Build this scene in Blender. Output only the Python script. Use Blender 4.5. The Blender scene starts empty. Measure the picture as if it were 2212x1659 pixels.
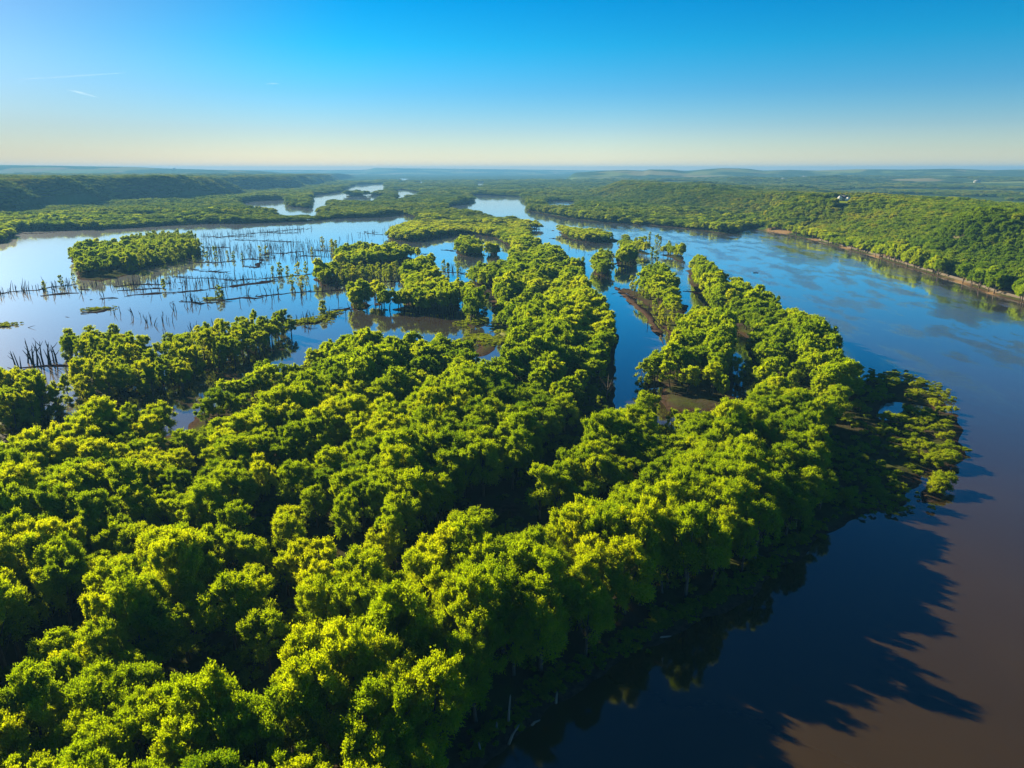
import bpy, math, random
import numpy as np
from mathutils import Vector
from math import radians as RAD

random.seed(7)
RNG = np.random.default_rng(11)
S = bpy.context.scene
C = S.collection

# ------------------------------------------------------------------ camera
CAM_H, FPX, PITCH = 110.0, 1538.0, math.atan(463.5 / 1538.0)
cd = bpy.data.cameras.new("camera"); cam = bpy.data.objects.new("camera", cd); C.objects.link(cam)
cd.sensor_width = 36; cd.lens = 36 * FPX / 2212.0; cd.clip_start = 1; cd.clip_end = 200000
cam.location = (0, 0, CAM_H); cam.rotation_euler = (math.pi / 2 - PITCH, 0, 0)
S.camera = cam

# ------------------------------------------------------------------ sun, sky, exposure
HAZE = 8e-5
SUN_AZ, SUN_EL = -50.0, 23.0        # degrees from +Y (negative = towards -X)
w = bpy.data.worlds.new("World"); S.world = w; w.use_nodes = True
nt = w.node_tree; nt.nodes.clear()
out = nt.nodes.new("ShaderNodeOutputWorld"); bg = nt.nodes.new("ShaderNodeBackground")
sky = nt.nodes.new("ShaderNodeTexSky"); sky.sky_type = 'NISHITA'; sky.sun_disc = False
sky.sun_elevation = RAD(SUN_EL); sky.sun_rotation = RAD(SUN_AZ)
sky.air_density = 1.0; sky.dust_density = 0.3; sky.ozone_density = 5.0; sky.altitude = 200
hs = nt.nodes.new("ShaderNodeHueSaturation"); hs.inputs['Saturation'].default_value = 1.3; hs.inputs['Hue'].default_value = 0.495
# clear deep-blue air overhead, cream towards the horizon, a pale glow round the sun
tc = nt.nodes.new("ShaderNodeTexCoord"); sx_ = nt.nodes.new("ShaderNodeSeparateXYZ"); nt.links.new(tc.outputs['Generated'], sx_.inputs[0])
gr = nt.nodes.new("ShaderNodeValToRGB"); nt.links.new(sx_.outputs[2], gr.inputs[0])
e_ = gr.color_ramp.elements; e_[0].position = 0.0; e_[0].color = (1.62, 1.36, 1.14, 1); e_[1].position = .45; e_[1].color = (.07, .54, .70, 1)
for p_, c_ in ((.022, (1.24, 1.12, 1.06)), (.05, (.90, .93, 1.0)), (.095, (.50, .86, 1.0)), (.15, (.12, .92, 1.0)), (.20, (.01, .84, .98))):
    k_ = e_.new(p_); k_.color = (*c_, 1)
dt = nt.nodes.new("ShaderNodeVectorMath"); dt.operation = 'DOT_PRODUCT'; nt.links.new(tc.outputs['Generated'], dt.inputs[0])
dt.inputs[1].default_value = (math.sin(RAD(SUN_AZ)) * math.cos(RAD(SUN_EL)), math.cos(RAD(SUN_AZ)) * math.cos(RAD(SUN_EL)), math.sin(RAD(SUN_EL)))
gl = nt.nodes.new("ShaderNodeMapRange"); gl.interpolation_type = 'SMOOTHSTEP'; gl.inputs['From Min'].default_value = .76; gl.inputs['From Max'].default_value = .97; nt.links.new(dt.outputs['Value'], gl.inputs[0])
mg = nt.nodes.new("ShaderNodeMix"); mg.data_type = 'RGBA'; nt.links.new(gl.outputs[0], mg.inputs[0]); nt.links.new(gr.outputs[0], mg.inputs[6]); mg.inputs[7].default_value = (.62, .66, .72, 1)
g2 = nt.nodes.new("ShaderNodeMapRange"); g2.inputs['From Min'].default_value = .52; g2.inputs['From Max'].default_value = .90; nt.links.new(dt.outputs['Value'], g2.inputs[0])
lz = nt.nodes.new("ShaderNodeMapRange"); lz.interpolation_type = 'SMOOTHSTEP'; lz.inputs['From Min'].default_value = .0; lz.inputs['From Max'].default_value = .13; lz.inputs['To Min'].default_value = 1; lz.inputs['To Max'].default_value = 0; nt.links.new(sx_.outputs[2], lz.inputs[0])
lm_ = nt.nodes.new("ShaderNodeMath"); lm_.operation = 'MULTIPLY'; nt.links.new(g2.outputs[0], lm_.inputs[0]); nt.links.new(lz.outputs[0], lm_.inputs[1])
md_ = nt.nodes.new("ShaderNodeMix"); md_.data_type = 'RGBA'; md_.blend_type = 'MULTIPLY'; nt.links.new(lm_.outputs[0], md_.inputs[0]); nt.links.new(mg.outputs[2], md_.inputs[6]); md_.inputs[7].default_value = (.54, .555, .56, 1)
mu = nt.nodes.new("ShaderNodeMix"); mu.data_type = 'RGBA'; mu.blend_type = 'MULTIPLY'; mu.inputs[0].default_value = 1
nt.links.new(hs.outputs[0], mu.inputs[6]); nt.links.new(md_.outputs[2], mu.inputs[7])
bg.inputs['Strength'].default_value = 0.0425
nt.links.new(sky.outputs[0], hs.inputs['Color']); nt.links.new(mu.outputs[2], bg.inputs[0]); nt.links.new(bg.outputs[0], out.inputs[0])
sd_ = Vector((math.sin(RAD(SUN_AZ)) * math.cos(RAD(SUN_EL)), math.cos(RAD(SUN_AZ)) * math.cos(RAD(SUN_EL)), math.sin(RAD(SUN_EL))))
ld = bpy.data.lights.new("sun", 'SUN'); ld.energy = 5.0; ld.angle = RAD(0.5); ld.color = (1.0, 0.86, 0.62)
lo = bpy.data.objects.new("sun", ld); C.objects.link(lo); lo.rotation_euler = sd_.to_track_quat('Z', 'Y').to_euler()
lo.location = (-300, 250, 400)
S.view_settings.view_transform = 'Standard'; S.view_settings.look = 'None'
S.view_settings.exposure = 1.65; S.view_settings.gamma = 1.0
cy = S.cycles
cy.max_bounces = 5; cy.diffuse_bounces = 2; cy.glossy_bounces = 2; cy.transmission_bounces = 2
cy.volume_bounces = 0; cy.transparent_max_bounces = 4; cy.use_denoising = True
try: cy.denoiser = 'OPENIMAGEDENOISE'
except Exception: pass
cy.caustics_reflective = False; cy.caustics_refractive = False; cy.sample_clamp_indirect = 4.0

# ------------------------------------------------------------------ pixel rays -> world points
SP, CP = math.sin(PITCH), math.cos(PITCH)
def G(u, v, z=0.0):
    """world xy where the sight line through photo pixel (u, v) (2212 px wide) meets height z"""
    a, b = (u - 1106.0) / FPX, (829.5 - v) / FPX
    dx, dy, dz = a, CP + b * SP, -SP + b * CP
    dz = min(dz, -0.0009)
    t = (z - CAM_H) / dz
    return (dx * t, dy * t)
def proj(x, y, z):
    d = y * CP + (CAM_H - z) * SP
    h = -y * SP + (z - CAM_H) * CP + 0 * d
    h = (z - CAM_H) * CP + y * SP
    d = np.maximum(d, 1e-3)
    return 1106 + FPX * x / d, 829.5 - FPX * h / d, d
SC = {1: (0, 322.6, .3385), 2: (691.2, 322.6, .3385), 3: (1382.4, 322.6, .375), 4: (0, 489.6, .3385),
      5: (691.2, 489.6, .3385), 6: (1324.8, 489.6, .401), 7: (806.4, 921.6, .4444), 8: (0, 921.6, .4444), 0: (0, 0, 1)}
TOP = 18.5
def PG(r, *pts):
    """polygon in the frame of zoom r; a third entry 1 marks a point seen at tree-top height"""
    ox, oy, k = SC[r]
    return [G(ox + p[0] * k, oy + p[1] * k, TOP if len(p) > 2 and p[2] == 1 else 0.0) for p in pts]

# ------------------------------------------------------------------ noise (numpy)
def _h(ix, iy, s):
    n = (ix.astype(np.int64) * 374761393 + iy.astype(np.int64) * 668265263 + s * 1442695041) & 0xFFFFFFFF
    n = ((n ^ (n >> 13)) * 1274126177) & 0xFFFFFFFF
    return ((n ^ (n >> 16)) & 0xFFFF) / 65535.0
def vnoise(x, y, s=0):
    x = np.asarray(x, float); y = np.asarray(y, float)
    ix, iy = np.floor(x), np.floor(y); fx, fy = x - ix, y - iy
    fx = fx * fx * (3 - 2 * fx); fy = fy * fy * (3 - 2 * fy)
    a, b, c, d = _h(ix, iy, s), _h(ix + 1, iy, s), _h(ix, iy + 1, s), _h(ix + 1, iy + 1, s)
    return (a * (1 - fx) + b * fx) * (1 - fy) + (c * (1 - fx) + d * fx) * fy
def fbm(x, y, s=0, o=4):
    t, a, m = 0, 1, 0
    for i in range(o):
        t = t + a * vnoise(np.asarray(x) * 2 ** i, np.asarray(y) * 2 ** i, s + i); m += a; a *= .5
    return t / m
def sstep(a, b, x):
    t = np.clip((x - a) / (b - a), 0, 1); return t * t * (3 - 2 * t)

# ------------------------------------------------------------------ signed distance to polygons
def seg_dist(px, py, poly, closed=True):
    P = np.array(poly, float); Q = np.roll(P, -1, 0) if closed else P[1:]
    if not closed: P = P[:-1]
    best = np.full(px.shape, 1e18)
    for (ax, ay), (bx, by) in zip(P, Q):
        ex, ey = bx - ax, by - ay; L = ex * ex + ey * ey + 1e-9
        t = np.clip(((px - ax) * ex + (py - ay) * ey) / L, 0, 1)
        dd = (px - ax - t * ex) ** 2 + (py - ay - t * ey) ** 2
        np.minimum(best, dd, out=best)
    return np.sqrt(best)
def inside(px, py, poly):
    r = np.zeros(px.shape, bool); n = len(poly)
    for i in range(n):
        (ax, ay), (bx, by) = poly[i], poly[(i + 1) % n]
        if ay == by: continue
        c = ((ay > py) != (by > py)) & (px < (bx - ax) * (py - ay) / (by - ay) + ax)
        r ^= c
    return r
def sdf(px, py, poly, far=60.0):
    """positive inside; clamped to -far outside the polygon's neighbourhood"""
    P = np.array(poly); m = (px > P[:, 0].min() - far) & (px < P[:, 0].max() + far) & (py > P[:, 1].min() - far) & (py < P[:, 1].max() + far)
    o = np.full(px.shape, -far)
    if m.any():
        x, y = px[m], py[m]
        d = seg_dist(x, y, poly); o[m] = np.where(inside(x, y, poly), d, np.maximum(-d, -far))
    return o

# ------------------------------------------------------------------ traced shores
EASTBANK = PG(3, (575, 468), (640, 455), (740, 470), (850, 490), (1000, 525), (1150, 565), (1300, 605), (1440, 650), (1600, 700), (1750, 745), (1900, 790), (2000, 830), (2150, 870), (2212, 888))
E_END = [(415, 420), (400, 0), (400, -900)]
RIVER = (PG(0, (0, 525), (29, 512), (29, 500), (118, 498), (237, 495), (338, 488), (440, 483), (542, 482), (663, 478), (677, 476), (691, 475),
            (725, 471), (816, 468), (860, 462), (905, 464)) +
         PG(2, (700, 400), (820, 362), (900, 352), (975, 330), (950, 290), (1190, 298), (1290, 302), (1312, 330), (1330, 345), (1335, 392), (1500, 425),
            (1700, 455), (1900, 470), (2040, 485)) +
         PG(3, (0, 430), (200, 450), (340, 465), (480, 485), (575, 480)) + EASTBANK + E_END + [(-2600, -900), (-2600, 1150)])
RIVER_LEFT_EXT = RIVER
W_NW = PG(2, (-60, 290), (0, 288), (130, 272), (150, 250), (230, 225), (425, 217), (425, 236, 1), (418, 262, 1), (420, 280), (480, 300), (320, 306, 1), (160, 304, 1), (95, 300, 1), (50, 312, 1), (50, 378), (0, 385, 1), (-90, 400, 1), (-60, 330))
W_NW2 = PG(2, (478, 255), (560, 260), (650, 277), (620, 297, 1), (478, 303, 1))
W_NWL = PG(1, (1510, 343), (1600, 330), (1830, 322), (1842, 362), (1950, 376), (2000, 372), (2020, 295), (2175, 268), (2212, 243), (2240, 300, 1), (2100, 312, 1), (2090, 378, 1), (1985, 388, 1), (1985, 450), (1972, 450), (1970, 388, 1), (1760, 390, 1), (1740, 366, 1), (1570, 352, 1))
W_FAR = [PG(2, (510, 184), (565, 188), (555, 196, 1), (515, 195, 1)), PG(2, (620, 200), (668, 203), (660, 212, 1), (625, 211, 1)), PG(2, (985, 210), (1065, 212), (1055, 221, 1), (995, 220, 1)),
         PG(2, (1440, 326), (1640, 338), (1640, 354, 1), (1560, 356, 1), (1440, 346, 1))]
LAND = {}
LAND['clear1'] = PG(6, (280, 850), (640, 870), (642, 935), (640, 1000), (300, 1000), (250, 930))
LAND['spit2'] = PG(6, (1640, 1500), (1640, 1435), (1700, 1400), (1760, 1378), (1862, 1395), (1800, 1445), (1690, 1500))
LAND['near'] = (PG(0, (880, 1900), (1040, 1659), (1070, 1630), (1200, 1520), (1400, 1400), (1500, 1345), (1620, 1290), (1740, 1190), (1800, 1150), (1870, 1112), (1940, 1097)) +
    PG(6, (1580, 1500), (1600, 1440), (1650, 1400), (1700, 1335), (1800, 1312), (1885, 1275), (1895, 1190), (1845, 1130), (1862, 1065), (1845, 1010), (1745, 1000), (1800, 975),
       (1760, 930), (1700, 890), (1640, 855), (1530, 835), (1400, 815), (1300, 840), (1295, 780), (1290, 720, 1), (1210, 590, 1), (1140, 510, 1), (1060, 480, 1), (1020, 440, 1), (960, 435, 1), (900, 390, 1), (790, 330, 1),
       (700, 285, 1), (640, 240, 1), (590, 205, 1), (510, 145, 1), (450, 135, 1), (395, 150, 1), (400, 250), (430, 330), (480, 400), (520, 480), (650, 560),
       (700, 585), (720, 680), (760, 780), (770, 880), (745, 1000), (700, 1015), (705, 1030), (645, 935, 1), (560, 965, 1), (400, 950, 1), (370, 890, 1), (260, 850, 1), (60, 860, 1), (-20, 920, 1), (-30, 965, 1), (-110, 1005, 1)) +
    PG(5, (1885, 960, 1), (1880, 850), (1850, 800), (1700, 790), (1350, 780), (1250, 775), (1180, 775, 1), (1120, 800, 1), (1060, 850, 1), (1010, 895, 1), (975, 890), (990, 850), (1060, 820), (1110, 790), (1135, 740), (1060, 718), (1005, 700, 0),
       (1000, 700, 1), (900, 655, 1), (800, 685, 1), (650, 670, 1), (500, 672, 1), (300, 645, 1), (150, 655, 1), (0, 672, 1)) +
    PG(4, (2000, 675, 1), (1850, 710, 1), (1600, 800, 1), (1420, 890, 1), (1210, 970, 1), (1180, 1050, 1), (920, 1095, 1), (640, 1115, 1), (500, 1200, 1), (340, 1260, 1), (0, 1300, 1), (-500, 1340, 1)) +
    [(-420, -60)])
LAND['center'] = PG(5, (1240, 75, 1), (1330, 35, 1), (1440, 80, 1), (1600, 150, 1), (1685, 215, 1), (1692, 300, 1), (1760, 400, 1), (1850, 465, 1), (1888, 560, 1), (1888, 640), (1895, 700), (1890, 790), (1860, 880), (1600, 880),
       (1350, 790), (1250, 765), (1230, 705), (1150, 692), (1130, 640), (1140, 600), (1120, 560), (1090, 480), (1120, 430), (1190, 405), (1100, 420), (1000, 405), (940, 370), (915, 310), (908, 262, 1), (940, 235, 1), (1110, 232, 1), (1195, 200, 1), (1210, 130, 1))
LAND['point'] = PG(5, (920, 625), (935, 560), (960, 520), (1010, 540), (1065, 590), (1050, 622), (970, 642))
LAND['isleA'] = PG(5, (350, 500), (430, 528), (600, 555), (800, 558), (930, 522), (945, 440), (935, 400, 1), (870, 345, 1), (740, 280, 1), (730, 230, 1), (700, 190, 1), (560, 200, 1), (540, 260, 1), (580, 340, 1), (520, 375, 1), (400, 395, 1), (350, 450))
LAND['isleB'] = PG(5, (110, 250), (200, 280), (350, 272), (500, 245), (640, 190), (640, 130, 1), (560, 100, 1), (450, 90, 1), (300, 90, 1), (210, 105, 1), (110, 115, 1))
LAND['isleC'] = PG(5, (200, 500), (220, 535), (280, 530), (330, 505), (290, 480), (220, 480))
LAND['isleE'] = PG(4, (1985, 290), (2000, 345), (2060, 385), (2130, 350), (2212, 260), (2212, 120, 1), (2150, 120, 1), (2150, 200, 1), (2000, 215, 1))
LAND['chain'] = PG(2, (0, 450), (100, 440), (365, 432), (378, 408), (450, 405), (560, 415), (625, 440), (655, 460), (600, 478), (530, 505), (420, 560), (480, 582), (590, 592), (700, 568), (850, 547), (950, 540), (1100, 562), (1200, 610), (1240, 640), (1340, 600),
       (1330, 512), (1500, 516), (1590, 572), (1700, 592), (1880, 597), (1960, 572), (1975, 520, 1), (1800, 485, 1), (1500, 458, 1), (1400, 445, 1), (1200, 412, 1), (1050, 388, 1), (960, 378, 1), (810, 367, 1), (800, 352),
       (900, 345), (978, 335), (975, 312, 1), (920, 285, 1), (650, 275, 1), (480, 300, 1), (310, 305, 1), (150, 312, 1), (95, 302, 1), (50, 315, 1), (50, 378), (0, 385))
LAND['nw1'] = PG(2, (152, 300), (152, 272, 1), (230, 256, 1), (315, 272, 1), (315, 300)); LAND['nw2'] = PG(2, (320, 295), (322, 262, 1), (430, 250, 1), (478, 262, 1), (478, 296))
LAND['slim'] = PG(4, (435, 200), (480, 250), (500, 335), (640, 352), (820, 312), (940, 262), (1100, 232), (1230, 205), (1290, 170), (1230, 75, 1), (1000, 70, 1), (800, 60, 1), (690, 78, 1), (570, 78, 1), (440, 108, 1))
LAND['eastA'] = PG(6, (190, 210, 1), (285, 190, 1), (350, 270, 1), (385, 320, 1), (400, 400), (390, 480), (400, 540), (480, 560), (640, 600), (670, 640, 1), (672, 720), (640, 860), (560, 890), (300, 860), (180, 880), (145, 850), (190, 800), (288, 720), (312, 640), (292, 570), (262, 490), (165, 410), (40, 345), (50, 326), (115, 352), (215, 330))
LAND['lag1'] = PG(6, (0, 60), (30, 110), (130, 120), (210, 150), (300, 150), (380, 160), (380, 120, 1), (320, 90, 1), (240, 75, 1), (170, 75, 1), (40, 55, 1))
LAND['lag2'] = PG(6, (20, 215), (60, 225), (125, 205), (120, 175), (30, 175)); LAND['lag3'] = PG(5, (1750, 300), (1790, 325), (1830, 310), (1835, 240), (1770, 235))
LAND['lag4'] = PG(5, (865, 170), (900, 190), (1030, 190), (1040, 150), (880, 140)); LAND['lag5'] = PG(5, (1080, 195), (1130, 195), (1135, 160), (1085, 165))
PONDS = [PG(6, (1420, 1010), (1450, 960), (1530, 942), (1650, 962), (1745, 985), (1690, 1000), (1560, 992), (1490, 1045), (1430, 1040)),
         PG(0, (1068, 1130), (1085, 1108), (1103, 1100), (1102, 1120), (1075, 1142)), PG(0, (1100, 1200), (1122, 1195), (1130, 1215), (1108, 1225)),
         PG(0, (735, 1290), (762, 1285), (765, 1330), (740, 1325)), PG(0, (1585, 730), (1610, 725), (1625, 880), (1600, 890))]
BARE = ['point']

def land_sd(x, y, full=True):
    x = np.asarray(x, float); y = np.asarray(y, float)
    s = -sdf(x, y, RIVER, 400.0)
    for W in [W_NW, W_NW2, W_NWL] + W_FAR: s = np.minimum(s, -sdf(x, y, W, 400.0))
    jit = (fbm(x / 14, y / 14, 5, 3) - .5) * 7
    for P in LAND.values(): s = np.maximum(s, sdf(x, y, P, 60.0) + jit)
    for W in PONDS: s = np.minimum(s, -sdf(x, y, W, 60.0) + jit * .3)
    return s

# ------------------------------------------------------------------ terrain height
FOOT_E = [(750, 5200), (480, 3900)] + PG(0, (1240, 424), (1320, 440), (1420, 455), (1560, 469), (1610, 482)) + EASTBANK[1:] + E_END
FOOT_W = PG(0, (-500, 500, 1), (-200, 462, 1), (0, 454, 1), (91, 440, 1), (190, 434, 1), (372, 425, 1), (508, 416, 1), (609, 405, 1), (700, 393, 1)) + [(-2300, 11500)]
FE_POLY = FOOT_E + [(9000, -900), (9000, 5200)]
FW_POLY = FOOT_W + [(-30000, 11500), (-30000, 500)]
def prof(u, pts):
    return np.interp(u, [p[0] for p in pts], [p[1] for p in pts])
def zat(v, D): return CAM_H + (366.2 - v) / FPX * D
def knoll(u, v, D):
    a, b = (u - 1106.0) / FPX, (829.5 - v) / FPX; return (a * D, (CP + b * SP) * D, CAM_H + (b * CP - SP) * D)
HOUSES = [(1822, 434, 'big', 1380), (2031, 443, 'gable', 1420), (1961, 438, 'low', 1480), (1690, 424, 'tan', 1850), (2176, 478, 'tower', 850), (1528, 416, 'tan2', 2300), (1990, 439.5, 'low2', 1500)]
HP = [knoll(u_, v_, D_) for u_, v_, _, D_ in HOUSES]
def height(x, y):
    x = np.asarray(x, float); y = np.asarray(y, float)
    s = land_sd(x, y)
    n1 = fbm(x / 9, y / 9, 3, 3)
    h = np.clip(s * .16, -2.5, 1.1) + np.where(s > 0, (n1 - .45) * .7 * sstep(0, 6, s), 0)
    h = np.where(s > 40, h + 1.2 * sstep(40, 200, s), h)
    # east bluff
    de = sdf(x, y, FE_POLY, 5.0)
    rav = (fbm(x / 150 + 3, y / 150, 9, 3) - .5)
    top = 44 + 5 * (fbm(x / 400, y / 400, 12, 2) - .5) * 2
    b = (top + 14 * rav * sstep(15, 120, de)) * sstep(16, 190 + 60 * rav, de)
    b = b - 40 * sstep(360, 900, de) * (.6 + .55 * sstep(.3, .6, fbm(x / 900 + 7, y / 1300, 21, 3))) * sstep(300, 900, y) - 4 * sstep(240, 400, de)
    b = b * (1 - sstep(3600, 5000, y))
    h = np.where(de > 0, h + np.maximum(b, 0), h)
    # west bluff
    dw = sdf(x, y, FW_POLY, 5.0)
    tw = 82 - 22 * sstep(1800, 4500, y) + 10 * (fbm(x / 1500, y / 1500, 35, 2) - .5)
    spur = fbm(x / 2500 + 1.7, y / 420, 31, 3); dwp = dw - 440 * np.clip(spur - .42, -.1, .5) * 1.0
    t_ = np.clip(dwp / (95 + 45 * (vnoise(y / 500, x * 0, 37))), 0, 1)
    b = tw * (1 - (1 - t_) ** 1.35) + (fbm(x / 160, y / 200, 33, 3) - .5) * 9 * sstep(100, 300, dw)
    b = b * (1 - sstep(9000, 11500, y))
    h = np.where(dw > 0, h + np.maximum(b, 0), h)
    # rolling upland far away
    f = sstep(3200, 5200, y)
    roll = (fbm(x / 2600, y / 1700, 41, 4) - .45) * 120
    lowm = sstep(-.12, .0, (x / np.maximum(y, 1)) + .02) * 1.0
    lowc = 1 - np.exp(-(((x + 900) / (900 + .10 * y)) ** 2)) * .92      # keeps the river valley low
    h = h + f * np.clip(roll, 0, 90) * lowc * np.where(dw > 0, .35, 1.0)
    u = 1106 + FPX * x / (np.maximum(y, 1) * CP + CAM_H * SP)
    def ridge(D, wd, pts, wob=0):
        zt = zat(prof(u, pts), D)
        r = np.maximum(zt, 0) * np.exp(-((y - D - wob) / wd) ** 2)
        return np.where(r > 1.5, r, -9.0)
    wob = (fbm(x / 1500, x * 0 + 3, 50, 3) - .5) * 1500
    h = np.maximum(h, ridge(19000, 2200, [(-2500, 364), (700, 367.2), (790, 367), (812, 363), (900, 364.2), (1000, 365), (1100, 366), (1280, 368), (1500, 368), (4000, 368)]))
    h = np.maximum(h, ridge(8800, 1300, [(500, 420), (1180, 420), (1240, 373), (1300, 369), (1350, 367), (1390, 369), (1400, 366.3), (1450, 366.5), (1480, 370), (1520, 366), (1560, 363.4), (1610, 364.5), (1650, 369),
                 (1700, 367), (1760, 368.5), (1850, 365.7), (1950, 366.5), (2050, 365), (2150, 367.5), (2212, 366), (3000, 366), (4000, 366)], wob))
    h = np.maximum(h, ridge(9800, 1800, [(-2500, 356.5), (0, 357.3), (100, 358.5), (200, 360), (300, 361.4), (350, 364), (450, 366.5), (560, 369), (650, 376), (720, 420), (4000, 420)], wob * .5))
    h = np.maximum(h, ridge(5600, 500, [(500, 440), (1230, 440), (1320, 392), (1500, 388), (1600, 384), (1700, 388), (1800, 382), (1900, 387), (2050, 383), (2212, 386), (4000, 384)], wob * .6) * (1 + .0 * y))
    for k_, (hx, hy, hz_) in enumerate(HP):
        rk = (125.0 if k_ == 0 else 65.0); g = np.exp(-(np.hypot(x - hx, (y - hy) * .9) / rk) ** 4); h = h + (hz_ - h) * g * (hz_ > h)
    return h, s

# ------------------------------------------------------------------ object helpers
def add_mesh(name, verts, faces, mats=(), smooth=False, parent=None, mat_idx=None, link=True):
    me = bpy.data.meshes.new(name)
    v = np.asarray(verts, np.float32); me.vertices.add(len(v)); me.vertices.foreach_set('co', v.ravel())
    if isinstance(faces, np.ndarray):
        n, k = faces.shape; me.loops.add(n * k); me.loops.foreach_set('vertex_index', faces.astype(np.int32).ravel())
        me.polygons.add(n); me.polygons.foreach_set('loop_start', np.arange(0, n * k, k, dtype=np.int32)); me.polygons.foreach_set('loop_total', np.full(n, k, np.int32))
    else:
        tot = [len(f) for f in faces]; me.loops.add(sum(tot)); me.loops.foreach_set('vertex_index', [i for f in faces for i in f])
        me.polygons.add(len(faces)); me.polygons.foreach_set('loop_start', np.concatenate([[0], np.cumsum(tot)[:-1]]).astype(np.int32)); me.polygons.foreach_set('loop_total', tot)
    for m in mats: me.materials.append(m)
    if mat_idx is not None: me.polygons.foreach_set('material_index', np.asarray(mat_idx, np.int32))
    me.update(calc_edges=True)
    if smooth: me.polygons.foreach_set('use_smooth', [True] * len(me.polygons))
    o = bpy.data.objects.new(name, me)
    if link: C.objects.link(o)
    if parent: o.parent = parent
    return o
def tag(o, label=None, cat=None, group=None, kind=None):
    if label: o['label'] = label
    if cat: o['category'] = cat
    if group: o['group'] = group
    if kind: o['kind'] = kind
    return o
def empty(name, loc, rz=0.0, s=1.0):
    o = bpy.data.objects.new(name, None); C.objects.link(o); o.location = loc; o.rotation_euler = (0, 0, rz)
    o.scale = s if isinstance(s, (tuple, list)) else (s, s, s); o.empty_display_size = .5
    return o

# ------------------------------------------------------------------ materials
def newmat(name):
    m = bpy.data.materials.new(name); m.use_nodes = True; n = m.node_tree; n.nodes.clear()
    o = n.nodes.new("ShaderNodeOutputMaterial"); return m, n, o
def ramp(n, fac, stops):
    r = n.nodes.new("ShaderNodeValToRGB"); e = r.color_ramp.elements
    e[0].position, e[0].color = stops[0][0], (*stops[0][1], 1); e[1].position, e[1].color = stops[1][0], (*stops[1][1], 1)
    for p, c in stops[2:]: x = e.new(p); x.color = (*c, 1)
    if fac is not None: n.links.new(fac, r.inputs[0])
    return r
def noise(n, scale, detail=3, vec=None, rough=.55):
    t = n.nodes.new("ShaderNodeTexNoise"); t.inputs['Scale'].default_value = scale; t.inputs['Detail'].default_value = detail; t.inputs['Roughness'].default_value = rough
    if vec is not None: n.links.new(vec, t.inputs['Vector'])
    return t
def math_(n, op, a, b=None):
    m = n.nodes.new("ShaderNodeMath"); m.operation = op
    for i, x in enumerate((a, b)):
        if x is None: continue
        if isinstance(x, (int, float)): m.inputs[i].default_value = x
        else: n.links.new(x, m.inputs[i])
    return m.outputs[0]
def mixc(n, f, a, b, mode='MIX'):
    m = n.nodes.new("ShaderNodeMix"); m.data_type = 'RGBA'; m.blend_type = mode
    for i, x in ((0, f), (6, a), (7, b)):
        if isinstance(x, (int, float)): m.inputs[i].default_value = x
        elif isinstance(x, tuple): m.inputs[i].default_value = (*x, 1)
        else: n.links.new(x, m.inputs[i])
    return m.outputs[2]
def simple(name, col, rough=.8, var=.25, scale=2.0, spec=.3, metal=0.0):
    m, n, o = newmat(name); p = n.nodes.new("ShaderNodeBsdfPrincipled")
    t = noise(n, scale, 4); r = ramp(n, t.outputs[0], [(.3, tuple(c * (1 - var) for c in col)), (.7, tuple(min(1, c * (1 + var)) for c in col))])
    n.links.new(r.outputs[0], p.inputs['Base Color']); p.inputs['Roughness'].default_value = rough; p.inputs['Specular IOR Level'].default_value = spec; p.inputs['Metallic'].default_value = metal
    n.links.new(p.outputs[0], o.inputs[0]); return m
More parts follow.
